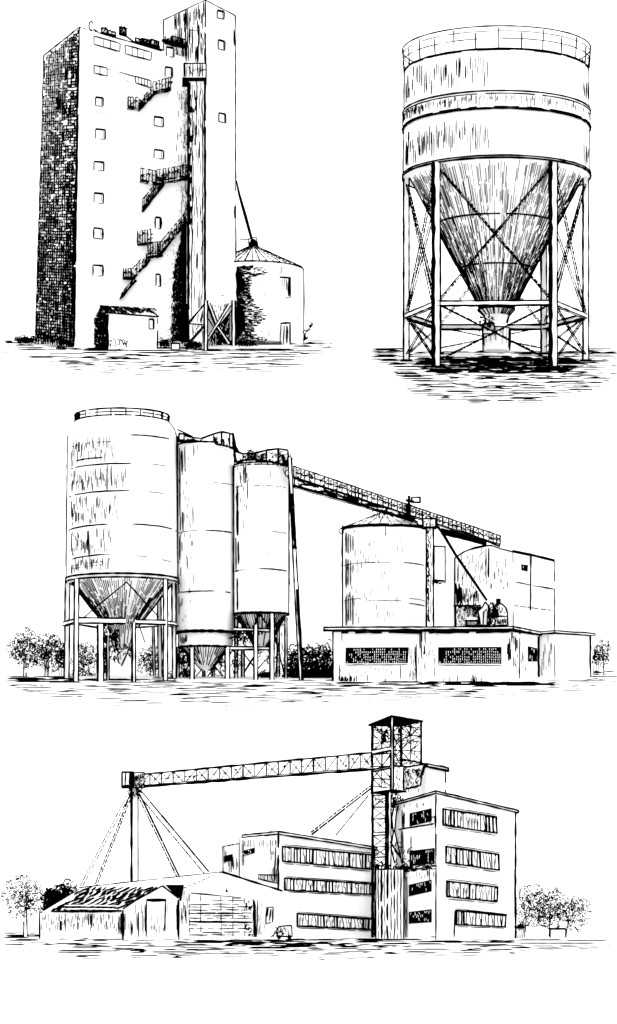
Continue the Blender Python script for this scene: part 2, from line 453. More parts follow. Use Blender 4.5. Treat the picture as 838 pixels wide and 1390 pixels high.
# ================================================================== 1. grain elevator, top left
P = S1.P
def low(px, dep, k=2): return S1.row(dep) + k
el = thing('grain_elevator', 'tall windowed grain elevator building with a dark block side wall', 'grain elevator', S1.g(180, 200))
T = [P(60, 75, 262), P(108, 37, 169), P(251, 78, 198)]
B = [P(48, low(48, 262), 262), P(101, 473, 169), P(252, low(252, 198), 198)]
def deco(m, SL, SR):
    # rough block wall: mortar lines thickening towards the foot
    def xl(y): return 60 + (48 - 60) * (y - 75) / 385
    def xr(y): return 108 + (101 - 108) * (y - 37) / 436
    def ytop(x): return 75 - (x - 60) * 38 / 48
    y = 40
    while y < 470:
        dk = min(1, max(0, (y - 80) / 300))
        a, b = xl(y), xr(y); nx = 17
        sl_ = (y - 300) * -.0003
        for k in range(nx):
            u = (k + .5) / nx; x = a + (b - a) * u
            yy = y + (R.uniform(-.6, .6)) - u * (8 - 14 * min(1, y / 470))
            if yy < ytop(x) + 2 or yy > 470 - (1 - u) * 9: continue
            cell = (b - a) / nx; right = u > .72
            if R.random() < (.52 + .36 * dk + (.15 if right else 0)):
                m.ribbon(SL, [(x - cell * .6, yy + .7), (x + cell * .6, yy)], R.uniform(.8, 1.2) + .6 * dk * R.random() + (.25 if right else 0), taper=False, wob=.5)
            if R.random() < (.62 + .3 * dk):
                h = R.choice([4, 4.5, 9])
                m.ribbon(SL, [(x + R.uniform(-.4, .4), yy), (x + R.uniform(-.4, .4), yy + h)], R.uniform(.8, 1.3) + .6 * dk * R.random() + (.3 if right else 0), taper=False, wob=.4)
        y += 3.9
    for k in range(26):
        y = R.uniform(80, 460); x = R.uniform(xl(y) + 20, xr(y) - 3)
        m.ribbon(SL, [(x, y), (x, y + R.uniform(5, 16))], R.uniform(2, 3.4), wob=.7)
    for k in range(12): m.ribbon(SL, [(xl(456) + k * 4.2, 448 + k * 1.2), (xl(456) + k * 4.2 + 5, 460 + k)], 3.2)
    m.ribbon(SL, [(105.5, 60), (104, 200), (100, 330), (99, 468)], 1.5, wob=.8)
    # marks on the plain front
    m.dashrib(SR, [(127, 150), (156, 157)], .9, 1.6, 1.4)
    m.dashrib(SR, [(146, 93), (163, 99)], .8); m.ribbon(SR, [(163, 98), (205, 110)], 1.2)
    m.dashrib(SR, [(146, 104), (170, 110)], .7, 2, 2); m.ribbon(SR, [(171, 108), (176, 112)], 1)
    # shadow beside the duct drawn as dense dark hatching, widening to the foot
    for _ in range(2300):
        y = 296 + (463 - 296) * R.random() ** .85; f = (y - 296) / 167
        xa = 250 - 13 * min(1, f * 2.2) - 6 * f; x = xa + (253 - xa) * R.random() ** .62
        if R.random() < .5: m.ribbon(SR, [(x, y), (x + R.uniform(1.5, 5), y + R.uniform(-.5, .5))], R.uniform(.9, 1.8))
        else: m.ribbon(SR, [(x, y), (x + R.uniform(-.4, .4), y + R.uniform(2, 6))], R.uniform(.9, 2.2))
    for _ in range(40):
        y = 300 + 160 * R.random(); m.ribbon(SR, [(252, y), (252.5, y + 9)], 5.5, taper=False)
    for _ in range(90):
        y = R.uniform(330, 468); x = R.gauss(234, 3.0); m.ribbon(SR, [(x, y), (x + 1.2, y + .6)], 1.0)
    for _ in range(150):  # shading left of the upper duct, drawn as dots and streaks
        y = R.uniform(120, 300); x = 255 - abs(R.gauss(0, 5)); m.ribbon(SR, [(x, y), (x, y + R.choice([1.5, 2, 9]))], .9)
    for _ in range(330): x = R.uniform(127.5, 137); y = R.uniform(414 + (137 - x) * 2, 470); m.ribbon(SR, [(x, y), (x + R.uniform(1.5, 3.5), y + R.uniform(-.6, 2.5))], R.uniform(1, 2.2))  # shade behind the shed, hatched onto the elevator wall
    m.dashrib(SR, [(200, 162), (220, 164)], .8, 1, 5)
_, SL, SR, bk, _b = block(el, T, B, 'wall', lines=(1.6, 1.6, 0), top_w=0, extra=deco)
# parapet line and roof edge
m = MB(); m.rod(T[0], T[1], 1.6); m.rod(T[1].lerp(T[2], .19), T[1].lerp(T[2], .78), 1.5, .2); m.dash(T[1], T[1].lerp(T[2], .19), 1)
m.rod(bk, T[0], 1.2); m.build('roof_edge', el)
q4 = lambda x0, y0, x1, y1, sl=0: [(x0, y0), (x1, y0 + sl), (x1, y1 + sl), (x0, y1)]
window(el, SR, [(128, 49), (163, 59), (163, 70), (128, 60)], 'strip', 'strip_window', 3)
window(el, SR, [(170, 61), (206, 71), (205, 82), (171, 73)], 'strip', 'strip_window', 4)
window(el, SR, [(128, 88.5), (145.5, 92.5), (145.5, 103), (128, 99)], 'strip', 'strip_window', 2)
window(el, SR, [(184, 103.5), (205, 109), (205, 119), (184, 112)], 'strip', 'strip_window', 5)
for q, st in ((q4(130, 132, 140, 143, 1), 'plain'), (q4(130, 175, 143, 188, 1), 'half'), (q4(128, 219, 141, 231, 1), 'half'), (q4(128, 262, 140.5, 275, 1), 'half'),
          (q4(127.5, 309, 139.5, 323, 1.5), 'plain'), (q4(126.5, 360, 140, 374, .5), 'half'), (q4(209.5, 158, 222, 170, 2), 'plain'), (q4(209.5, 203, 222, 214, 1.5), 'half'),
          (q4(226, 64, 236, 76, 1.5), 'half'), (q4(224.5, 91, 234, 104, 1), 'half'), (q4(211, 295, 218.5, 310, .5), 'half'), (q4(212, 372, 218, 388, 1), 'half')):
    window(el, SR, q, st)
# outside stairs zig-zagging over the front
def stair(p0, p1, d=8, rail=9, dens=1.0, out=8, thick=4, name='stair_flight'):
    m = MB(); a = SR.pt(p0[0], p0[1], 0); b = SR.pt(p1[0], p1[1], 0); s = S1.s
    n = SR.n; ex = (b - a).normalized(); o = n * out * s; up = V((0, 0, 1)); rail *= 1.4
    th = up * thick * .7 * s
    m.hexa([a, b, b + o, a + o], [a + th, b + th, b + o + th, a + o + th], WHITE)
    for p, q, w_ in ((a + o, b + o, 2.4), (a + o + th, b + o + th, 1.2), (a, b, 1.6), (a, a + o, 1.2), (b, b + o, 1.2)): m.rod(p, q, w_, .5, gap=.05, step=5)
    L = math.hypot(p1[0] - p0[0], p1[1] - p0[1]); A, B_ = a + o, b + o; steep = abs(p1[1] - p0[1]) > 12
    m.rod(A + up * rail * s, B_ + up * rail * s, 1.1, .5, gap=.25, step=3)
    t = 0
    while t <= L:
        p = A.lerp(B_, t / L)
        if not steep or R.random() < .5: m.rod(p, p + up * rail * s, R.uniform(.8, 1.5), .4, step=4)
        for _ in range(3):
            if R.random() < .8 * dens:
                h0 = R.uniform(0, .7) * rail; q = p + n * R.uniform(-.8, 0) * out * s + up * h0 * s
                c0 = q + ex * R.uniform(1, 3) * s + up * R.uniform(1, 3.5) * s; c1 = c0 + ex * R.uniform(0, 2.5) * s - up * R.uniform(-1, 2.5) * s
                w_ = R.uniform(.35, .85) * s * K; m.tube([q, c0, c1], [w_, w_ * 1.2, w_ * .6], INK, 4)
        if R.random() < .25: m.tube([p, p + ex * 3.5 * s], 1.5 * s, INK, 5)
        t += R.uniform(3, 5)
    return m.build(name, el)
stair((173, 148), (190, 149), rail=11, name='stair_landing'); stair((188, 151), (209, 129), rail=9, dens=1, thick=3); stair((207, 129), (231, 123), rail=12, name='stair_landing')
stair((190, 247), (212, 251), rail=13, thick=3, name='stair_landing'); stair((212, 251), (253, 244), rail=14, name='stair_landing', thick=5)
stair((193, 288), (222, 252), rail=12, dens=1.4, thick=2.5)
stair((200, 350), (220, 348), rail=14, name='stair_landing', dens=.3, thick=5); stair((214, 350), (252, 304), rail=12, thick=2, dens=1.2)
stair((186, 334), (205, 331), rail=14, name='stair_landing', dens=.8, thick=1.5)
stair((167, 379), (181, 379), rail=10, name='stair_landing', dens=.9, thick=2); stair((178, 382), (207, 350), rail=11, thick=2.5, dens=.8)
stair((163, 406), (184, 382), rail=4, thick=1.2, dens=.5)
# roof gear
m = MB(); s = S1.s
pp = [P(124 + 3 * math.cos(a) * (1.0), 35 - 6 * math.sin(a), 190) for a in [k * .52 for k in range(1, 11)]]
m.tube(pp, 1.1 * s, INK, 6); m.tube([P(127, 40, 190), P(133, 43, 190)], 1.3 * s); m.build('vent_pipe', el)
def gear(parent, x0, y0, x1, y1, dep, n, name, d=10, box=True, ow=1.3):
    m = MB()
    if box:
        a = [P(x0, y1, dep), P(x1, y1 + (x1 - x0) * .25, dep), P(x1, y1 + (x1 - x0) * .25, dep + d), P(x0, y1, dep + d)]
        h = V((0, 0, (y1 - y0) * S1.s)); b = [p + h for p in a]
        m.hexa(a, b)
        for k in range(4): m.rod(a[k], b[k], ow); m.rod(b[k], b[(k + 1) % 4], ow); m.rod(a[k], a[(k + 1) % 4], ow * 1.6)
    for _ in range(n):
        x = R.uniform(x0, x1); y = R.uniform(y0, y1) + (x - x0) * .25
        m.tube([P(x, y, dep - 1), P(x + R.uniform(-3, 3), y + R.uniform(-3, 3), dep - 1.5)], R.uniform(.5, 1.3) * S1.s)
    return m.build(name, parent)
gear(el, 138, 37, 146, 44, 200, 12, 'roof_unit'); gear(el, 147, 41, 157, 46, 205, 6, 'roof_unit'); gear(el, 163, 36, 171, 46, 212, 16, 'roof_unit', ow=2)
gear(el, 184, 51, 192, 57, 222, 6, 'roof_unit'); gear(el, 193, 52, 204, 58, 228, 16, 'roof_unit', ow=2); gear(el, 205, 53, 216, 61, 236, 20, 'roof_unit', ow=1.6)
m = MB(); m.rod(P(163, 47, 200), P(170, 48, 205), 3); m.rod(P(170, 48, 205), P(186, 60, 205), 1.8)
m.rod(P(186, 60, 205), P(222, 68, 205), 2.2); m.build('roof_walkway', el)

# ---- head tower
tw = thing('elevator_tower', 'tallest plain tower rising beside the stair-covered elevator, with a long square duct down its front', 'tower', S1.g(285, 185))
zb = 408
T = [P(222, 27, 232), P(279, 0, 170), P(319.5, 21, 209)]
B = [P(222, 478, 232), P(279, zb, 170), P(320.5, 411, 209)]
B[0] = V((B[0].x, B[0].y, B[1].z)); B[2] = V((B[2].x, B[2].y, B[1].z))
def deco(m, SL, SR):
    m.rod(P(222, 27, 231.8), P(222, 78, 231.8), 1.5)
    m.streaks(SL, 234, 278, lambda x: 27 - (x - 222) * .47, lambda x: 86, 62, 5, 26, 1.2, bias=.75)
    m.streaks(SL, 238, 254, lambda x: 60, lambda x: 110, 14, 3, 10, .8)
    for x0 in (237, 239, 244, 252, 254): m.ribbon(SL, [(x0, 27 - (x0 - 222) * .47), (x0 + .5, 40)], 1.3)
    m.ribbon(SL, [(259, 41), (272, 41)], 1.2); m.ribbon(SL, [(268, 41), (270, 50), (269, 84)], 1.2)
    m.rod(P(279, 60, 169.7), P(279, 118, 169.7), 1.2); m.rod(P(278, 300, 169.5), P(279, 408, 169.5), 1.6)
    m.ribbon(SR, [(318, 40), (318.5, 62)], 1.2); m.ribbon(SR, [(300, 401), (304, 401)], .8); m.ribbon(SR, [(319, 280), (319.3, 296)], 2)
_, SL, SRt, bk, bb = block(tw, T, B, 'wall', lines=(0, 1.8, 1.6), top_w=1.3, extra=deco)
for q in (q4(295.5, 14, 304.5, 24, 2), q4(296.5, 54, 305.5, 66, 2.5), q4(297.5, 153, 306.5, 165, 2)): window(tw, SRt, q, 'plain')
# gallery on the left face near the top
m = MB(); m.beam(P(223, 57, 226), P(252, 64, 194), 3, 10, 1.5, INK)
for k in range(12):
    t = k / 11; a = P(224 + 27 * t, 56 + 6 * t, 226 - 34 * t); m.rod(a, a + V((R.uniform(-1, 3) * s, 0, R.uniform(4, 9) * s)), R.uniform(1, 2.2))
m.rod(P(231, 48, 220), P(252, 54, 194), 1.3, gap=.2, step=4); m.build('gallery', tw)
# duct
dx = [P(254, 120, 196), P(258, 120, 168), P(279, 120, 150)]
m = MB()
def box8(x0, x1, y0, y1, dep0, dep1):
    a = [P(x0, y1, dep0), P(x1, y1, dep0), P(x1, y1, dep1), P(x0, y1, dep1)]
    za = a[0].z; zt = P(x0, y0, dep0).z
    a = [V((p.x, p.y, za)) for p in a]; return a, [V((p.x, p.y, zt)) for p in a]
a, b = box8(255.5, 277.8, 88, 440, 150, 178); m.hexa(a, b)
for k in range(4): m.rod(a[k], b[k], 1.6 if k != 0 else 2.4)
D = Plane(a[0], a[1], b[0])
for y in range(112, 300, 8):
    m.ribbon(D, [(258, y), (257.6 + R.uniform(-.5, .5), y + 9)], R.choice([2, 3.5, 5, 4.5]), wob=.8)
    m.ribbon(D, [(254.8, y), (254.8, y + 6)], R.uniform(.8, 2))
m.ribbon(D, [(261, 115), (261, 260), (260, 430)], 1.2, wob=.6); m.ribbon(D, [(257, 300), (256.5, 420)], 1.6, wob=.6)
m.ribbon(D, [(266, 100), (267.5, 120), (266, 190)], 1); m.ribbon(D, [(275, 120), (275.5, 250), (275, 400)], 1, wob=.5)
m.streaks(D, 262, 276, 112, 420, 75, 5, 26, .9)
m.streaks(D, 262, 268, 118, 200, 16, 4, 14, 1.8)
duct_ = m.build('duct', tw)
m = MB(); a, b = box8(250, 280, 86, 105, 148, 182); m.hexa(a, b); D = Plane(a[0], a[1], b[0])
for k in range(4): m.rod(b[k], b[(k + 1) % 4], 1.4); m.rod(a[k], b[k], 1.4)
for x in (251, 254, 258, 262, 268, 272, 275): m.ribbon(D, [(x, 87), (x + R.uniform(-1, 1), 104)], R.uniform(1, 2))
m.ribbon(D, [(273, 95), (279, 94.5)], 2); m.ribbon(D, [(262, 96), (270, 92)], 1); m.ribbon(D, [(256, 90), (261, 101)], 1.4)
m.build('duct_cap', duct_)
m = MB(); a, b = box8(247.5, 281, 105, 109.5, 146, 184); m.hexa(a, b, INK); m.build('duct_collar', duct_)
# discharge hoppers under the tower
m = MB()
t0, t1, t2, t3 = B[0] * 1, B[1], B[2], bb
cx_, cy_ = P(293, 444, 188), None
tipr = 3 * s
tip = [cx_ + V((-tipr, 0, 0)), cx_ + V((0, -tipr, 0)), cx_ + V((tipr, 0, 0)), cx_ + V((0, tipr, 0))]
tl = P(268, 408.5, 182)
m.hexa(tip, [tl, t1, t2, P(306, 409, 226)])
for a_, b_ in zip(tip, [tl, t1, t2, P(306, 409, 226)]): m.rod(a_, b_, 1.6)
HP = Plane(tip[1], t1, t2)
for _ in range(40):
    x = R.uniform(283, 312); y = R.uniform(411, 411 + max(1, 30 - abs(x - 293) * 1.6)); m.ribbon(HP, [(x, y), (x + (293 - x) * .15, y + 3)], .9)
m.build('hopper', tw)
m = MB(); A = [P(256, 439, 146), P(279, 411, 142), P(279, 441, 142), P(257, 465, 146)]
A2 = [p + V((0, 24 * s, 0)) for p in A]; m.hexa(A, A2)
for k in range(4): m.rod(A[k], A[(k + 1) % 4], 2.2)
HP = Plane(A[0], A[1], A[2]); m.ribbon(HP, [(257, 439), (278, 441)], 1.6); m.ribbon(HP, [(262, 440), (262, 456)], 1.1); m.ribbon(HP, [(275, 422), (273, 438)], 1.4); m.ribbon(HP, [(269, 428), (268, 438)], 1)
for _ in range(22): x = R.uniform(259, 277); y = R.uniform(424, 452); m.ribbon(HP, [(x, y + (268 - x) * .8), (x, y + 4 + (268 - x) * .8)], .9)
m.build('chute', tw)
for x, d, w_ in ((279.8, 136, 4.2), (317.5, 196, 4.5), (257.5, 176, 3)):
    m = MB(); yt = 408 if x > 270 else 436; m.beam(P(x, yt, d), S1.g(x, d) - V((0, 0, .3)), w_, 4, 1.7); m.build('leg', tw)
for a_, b_ in (((312, 414), (281, 463)), ((284, 412), (294, 438)), ((296, 444), (311, 466))):
    m = MB(); m.beam(P(*a_, 166), P(*b_, 166), 3.2, 3, 1.3); m.build('brace', tw, MS)

m = MB()       # dark pit machinery behind the legs
a, b = box8(284, 318, 440, 474, 196, 214); 
a = [P(283, 473, 198), P(321, 473, 214), P(321, 473, 226), P(283, 473, 226)]; b = [P(291, 441, 198), P(321, 414, 214), P(321, 414, 226), P(291, 441, 226)]
m.hexa(a, b, INK); D = Plane(a[0], a[1], b[0])
for _ in range(46):
    x = R.uniform(285, 317); y = R.uniform(max(418, 452 - (x - 285) * .9), 468); m.ribbon(D, [(x, y), (x + R.uniform(-2, 2), y + R.uniform(1.5, 6))], R.uniform(.6, 1.4), WHITE)
m.build('pit_housing', tw)

# ---- small shed
sh = thing('shed', 'small flat-fronted shed with a dark sloping roof at the foot of the elevator', 'shed', S1.g(175, 150))
T = [P(130, 425, 192), P(146, 425, 150), P(214, 430, 158)]; B = [P(128, 474, 192), P(146, 477, 150), P(214, 477, 158)]
def deco(m, SL, SR):
    for _ in range(420):  # left wall hatched dark as the side turned from the light
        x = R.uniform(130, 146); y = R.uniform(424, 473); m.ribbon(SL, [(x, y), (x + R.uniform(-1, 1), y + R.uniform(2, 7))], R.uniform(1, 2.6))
    for _ in range(26):
        x = R.uniform(147, 176); m.ribbon(SR, [(x, R.uniform(459, 470)), (x + R.uniform(-3, 3), R.uniform(461, 472))], R.uniform(.8, 1.6))
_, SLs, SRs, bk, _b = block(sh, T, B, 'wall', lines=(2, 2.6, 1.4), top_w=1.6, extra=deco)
m = MB(); rp = [P(144.5, 424.5, 148), P(215.5, 430, 156), V((0, 0, 0)), P(135, 410, 190)]; rp[2] = rp[1] + (rp[3] - rp[0]) - V((1.0, 0, 0))
lo = [p - V((0, 0, 2 * s)) for p in rp]; m.hexa(lo, rp)
for k in range(4): m.rod(rp[k], rp[(k + 1) % 4], 1.7)
RP = Plane(rp[0], rp[1], rp[3])
for _ in range(85):
    x = R.uniform(137, 205); y = R.uniform(411, 421); 
    m.ribbon(RP, [(x, y), (min(x + R.uniform(4, 12), 213), y + R.uniform(3, 8))], R.uniform(.9, 2.1))
for _ in range(30): x = R.uniform(135, 146); m.ribbon(RP, [(x, 410 + (x - 134) * .3), (x + 3, 421)], 2)
m.build('roof', sh)
window(sh, SRs, q4(202.5, 433, 209, 446, .5), 'plain', n=2)

# ---- round bin
bn = thing('grain_bin', 'squat round grain bin with conical roof, a door and leafy dark strokes at its left', 'grain bin', S1.g(344, 275))
c = P(344, 400, 275); rr_ = 68 * S1.Y(275) / F
z1 = P(344, 366.5, 275).z; z0 = S1.g(344, 275).z - .6; za = P(344, 336, 275).z
BW = Rev(c.x, c.y, z0, rr_, z1, rr_)
m = MB(); m.revolve(c.x, c.y, [(rr_, z0), (rr_, z1)]); m.ring(BW, z1, 1.6)
m.sil(BW, 1.7, seg=2)
for _ in range(900):      # short dark level strokes, crowded to the left
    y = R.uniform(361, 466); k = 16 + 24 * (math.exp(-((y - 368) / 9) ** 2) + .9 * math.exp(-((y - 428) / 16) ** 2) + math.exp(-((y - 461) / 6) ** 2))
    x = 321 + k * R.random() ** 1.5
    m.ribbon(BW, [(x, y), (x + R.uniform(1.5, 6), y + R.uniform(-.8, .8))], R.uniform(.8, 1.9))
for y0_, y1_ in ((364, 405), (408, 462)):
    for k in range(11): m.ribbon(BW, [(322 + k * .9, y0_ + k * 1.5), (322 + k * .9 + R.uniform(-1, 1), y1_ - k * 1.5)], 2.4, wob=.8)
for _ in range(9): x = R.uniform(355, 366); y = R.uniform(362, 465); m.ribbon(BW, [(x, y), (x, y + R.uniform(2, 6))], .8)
m.ribbon(BW, [(382, 362), (382, 372)], 1)
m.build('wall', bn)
m = MB(); ro = rr_ * 1.015; m.revolve(c.x, c.y, [(ro, z1 + .05), (rr_ * .1, za)]); CR = Rev(c.x, c.y, z1 + .05, ro, za, rr_ * .1)
for k in range(44):
    a = 2 * math.pi * k / 44; m.dash(CR.at(a, CR.z0 + .05, .05), CR.at(a, CR.z1, .05), R.choice([1.1, 1.5, 2]), 8, 3)
m.dash(CR.at(-.35, CR.z0, .06), CR.at(-.5, CR.z1, .06), 1.5, 9, 3); m.rod(CR.at(0, CR.z0), CR.at(0, CR.z1), 1.1, gap=.2)
rf_ = m.build('roof', bn)
m = MB(); m.revolve(c.x, c.y, [(6.5 * s, za - .1), (6.5 * s, za + 6 * s), (3 * s, za + 12 * s)], mat=INK, n=16)
m.rod(P(338, 324, 266), P(348, 322, 266), 1.4); m.rod(P(338, 324, 266), P(338, 336, 266), 1.2); m.rod(P(348, 322, 266), P(351, 336, 266), 1.4); m.rod(P(326, 325, 262), P(338, 325, 266), .9); m.rod(P(326, 328, 262), P(338, 329, 266), .9)
m.build('roof_cap', rf_)
m = MB(); m.patch(BW, q4(381, 377, 394, 404), WHITE, .08)
for a_, b_, w_ in (((380, 376), (395, 377), 2.2), ((393, 377), (392.5, 402), 2.4), ((394.6, 377), (394.6, 404), 1.1), ((383, 379), (383, 388), .9), ((386, 379), (386, 390), .9), ((389, 379), (389.5, 394), 1), ((388, 404), (394, 404), 1)): m.ribbon(BW, [a_, b_], w_, off=.1)
m.build('window', bn)
m = MB(); q = [(382.5, 440), (394, 439), (394, 468), (383, 468)]; m.patch(BW, q, WHITE, .08)
for a_, b_, w_ in (((381, 439), (395, 438), 2.2), ((382, 440), (380, 468), 1.2), ((386, 442), (385, 468), 1.2), ((390, 442), (389.5, 466), 2.4), ((394, 439), (394.3, 468), 2)): m.ribbon(BW, [a_, b_], w_, off=.1)
m.build('door', bn)
# spout
sp = MB(); sp.tube([P(321, 245, 216), P(325, 264, 222), P(333, 292, 245), P(342, 325, 268)], [1.3 * s, 2.0 * s, 2.6 * s, 2.2 * s], INK, 8)
tag(sp.build('spout', mat=MS), 'thin black spout pipe slanting from the tall tower down to the bin roof cap', 'pipe')
# plant at far right, bushes at the foot, low tank
m = MB(); 
for pts in ([(414, 458), (416, 449), (421, 445), (424, 440)], [(413, 448), (417, 450), (422, 447)], [(414, 462), (413, 452), (411, 450)]):
    m.tube([P(x, y, 250) for x, y in pts], [.9 * s] * len(pts))
leaves(m, (422, 442, 250), (3, 3), 16, 3, 1.6, .8, S1); leaves(m, (415, 459, 250), (4, 4), 14, 3, 1.4, .8, S1)
tag(m.build('plant'), 'little bare-stemmed plant sprouting right of the round grain bin', 'plant')
def bush(site, c, r, n, label, size=3, wid=1.6, group=None, name='bush', arcs=0, whites=0):
    m = MB(); leaves(m, c, r, n, size, wid, .85, site, arcs=arcs, whites=whites)
    for k in range(4): m.tube([site.g(c[0] + (k - 1.5) * r[0] * .3, c[2]) - V((0, 0, .05)), site.P(c[0] + (k - 1.5) * r[0] * .5, c[1], c[2])], .5 * site.s)
    return tag(m.build(name), label, 'bush', group)
G_ = 'bushes at the foot of the grain elevator'
bush(S1, (35, 461, 262), (17, 5), 190, 'low dark bush at the left foot of the block wall', 4, 1.7, G_)
bush(S1, (84, 473, 150), (8, 5), 60, 'small scruffy bush at the front corner of the block wall', 3, 1.4, G_, arcs=5)
bush(S1, (224, 466, 160), (9, 7), 130, 'dark bush between the shed and the duct', 3.5, 1.8, G_)
bush(S1, (262, 468, 150), (14, 6), 150, 'tangled dark bush under the duct chute', 3.5, 1.8, G_, arcs=6)
bush(S1, (336, 467, 190), (15, 6), 110, 'ragged bush between the tower leg and the round bin', 3, 1.6, G_)
m = MB(); a, b = box8(233, 244, 466, 475, 146, 158); m.hexa(a, b)
for k in range(4): m.rod(a[k], b[k], 1.6); m.rod(b[k], b[(k + 1) % 4], 1.6); m.rod(a[k], a[(k + 1) % 4], 1.6)
tag(m.build('crate'), 'low white box on the ground beneath the duct', 'box')
m = MB()
rows = []
for y, x0, x1, L, G, t in ((461.5, 0, 48, 20, 8, 1.2), (465, 5, 60, 20, 3, 2), (468, 20, 102, 40, 3, 1.6), (463, 412, 448, 20, 6, 1.2), (466.5, 408, 452, 26, 4, 1.6), (470, 395, 450, 28, 5, 1.4), (472, 30, 130, 40, 6, 1.5), (475.5, 0, 130, 18, 30, 1.1),
        (471, 125, 145, 18, 4, 2.2), (474, 112, 400, 60, 4, 2.0), (477.5, 105, 440, 50, 9, 1.6), (481, 60, 420, 34, 12, 1.3), (484.5, 35, 420, 34, 18, 1.5), (488, 62, 400, 34, 20, 1.2), (491.5, 75, 415, 30, 22, 1.4), (495, 80, 420, 30, 20, 1.3), (499, 85, 405, 26, 20, 1.5), (503, 120, 380, 24, 34, 1.3), (507, 140, 262, 16, 50, 1.2)):
    rows.append((y, x0, x1, L, G, t))
gstrokes(m, S1, 405, 470, rows)
tag(m.build('turf'), 'dark dashes of low turf spread before the grain elevator', 'turf', kind='stuff')

# ================================================================== 2. elevated silo, top right
es = thing('hopper_silo', 'big single round silo on tall braced legs with a long streak-shaded cone beneath', 'silo', S1.g(674, 0))
c = P(674, 300, 0); s = S1.s; r0 = 126 * s
zf = lambda py: P(674, py, 0).z
zt, zb1, zb2, zbot = zf(97), zf(153), zf(176), zf(238)
SW = Rev(c.x, c.y, zbot, r0, zt, r0 * .985)
m = MB(); m.revolve(c.x, c.y, [(r0, zbot), (r0 * .985, zt)], n=96)
m.ring(SW, zt, 2.0); m.ring(SW, zt - 1.6 * s, 1.0, gap=.25)
m.sil(SW, 1.6, seg=3)
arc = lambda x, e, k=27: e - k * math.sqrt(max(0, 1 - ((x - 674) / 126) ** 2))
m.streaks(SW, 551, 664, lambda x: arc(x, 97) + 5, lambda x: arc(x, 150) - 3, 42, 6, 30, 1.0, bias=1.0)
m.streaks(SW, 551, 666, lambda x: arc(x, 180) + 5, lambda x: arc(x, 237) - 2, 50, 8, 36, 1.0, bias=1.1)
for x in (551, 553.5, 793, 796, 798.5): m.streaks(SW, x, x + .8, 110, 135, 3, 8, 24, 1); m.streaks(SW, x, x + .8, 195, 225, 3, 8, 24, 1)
for k in range(44):     # streaks go all the way round the hidden side too
    a = R.uniform(.1, 3.0); z = R.uniform(zbot + 1, zt - 4); m.tube([SW.at(a, z, .03), SW.at(a, z + R.uniform(.8, 3), .03)], .05, n=4)
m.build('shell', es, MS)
m = MB(); BB = Rev(c.x, c.y, zb2, r0 * 1.008, zb1, r0 * 1.008); m.revolve(c.x, c.y, [(r0 * 1.008, zb2), (r0 * 1.008, zb1)], n=96)
m.ring(BB, zb1, 1.8); m.ring(BB, zb1 - 3.5 * s, 1.3, gap=.08); m.ring(BB, zb2, 2.6); m.ring(BB, zb2 + 2.4 * s, 1.0, gap=.1)
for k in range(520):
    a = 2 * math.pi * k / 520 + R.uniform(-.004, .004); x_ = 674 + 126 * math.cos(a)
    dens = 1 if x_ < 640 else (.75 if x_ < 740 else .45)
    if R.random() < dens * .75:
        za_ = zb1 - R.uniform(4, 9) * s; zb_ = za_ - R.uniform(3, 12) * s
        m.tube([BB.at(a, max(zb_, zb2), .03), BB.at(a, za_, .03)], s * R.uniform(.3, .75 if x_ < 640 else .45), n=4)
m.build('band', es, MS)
# top railing
m = MB(); RL = Rev(c.x, c.y, zt, r0 * 1.0, zf(66), r0 * 1.012)
m.ring(RL, zf(68), 1.5); m.ring(RL, zf(74.5), .9, gap=.08); m.ring(RL, zf(84), 1.1, gap=.12)
for k in range(26):
    a = 2 * math.pi * (k + .35) / 26; m.rod(RL.at(a, zt), RL.at(a, zf(70) if k % 2 else zf(76)), 1.3)
m.build('railing', es, MS)
m = MB(); m.revolve(c.x, c.y, [(r0 * .98, zt - .1), (r0 * .96, zt + .15)], n=96); m.build('deck', es, MS)
# lower rim
m = MB(); m.revolve(c.x, c.y, [(r0 * 1.0, zbot - 3.2 * s), (r0 * 1.015, zbot - 1.5 * s), (r0 * 1.0, zbot)], n=96)
RM = Rev(c.x, c.y, zbot - 3 * s, r0 * 1.012, zbot, r0 * 1.012); m.ring(RM, zbot, 1.7); m.ring(RM, zbot - 3.2 * s, 2.2); m.build('rim', es, MS)
# hopper
zc0, zc1 = zbot - 3 * s, zf(420)
HC = Rev(c.x, c.y, zc1, 22 * s, zc0, 117 * s)
m = MB(); m.revolve(c.x, c.y, [(22 * s, zc1), (117 * s, zc0)], n=72)
for k in range(290):  # ink shade of the cone drawn as broken streaks, denser at its sides
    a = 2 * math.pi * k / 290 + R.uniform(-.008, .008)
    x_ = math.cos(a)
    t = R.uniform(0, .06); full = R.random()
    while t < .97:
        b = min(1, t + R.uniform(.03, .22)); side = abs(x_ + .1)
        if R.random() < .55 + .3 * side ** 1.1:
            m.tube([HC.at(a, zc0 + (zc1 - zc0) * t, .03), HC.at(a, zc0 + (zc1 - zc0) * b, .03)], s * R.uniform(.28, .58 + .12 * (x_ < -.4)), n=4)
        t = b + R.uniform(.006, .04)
m.sil(HC, 1.8, seg=3)
m.dash(HC.at(-math.pi, zf(292)), HC.at(-math.pi, zf(293)), 1)
for py in (306, 366): m.ring(HC, zf(py), 1.9, gap=.15, n=60)
m.build('hopper', es, MS)
m = MB(); FN = [(17 * s, zf(476)), (18 * s, zf(446)), (13 * s, zf(438)), (16 * s, zf(428)), (24 * s, zc1)]
m.revolve(c.x, c.y, FN, n=32)
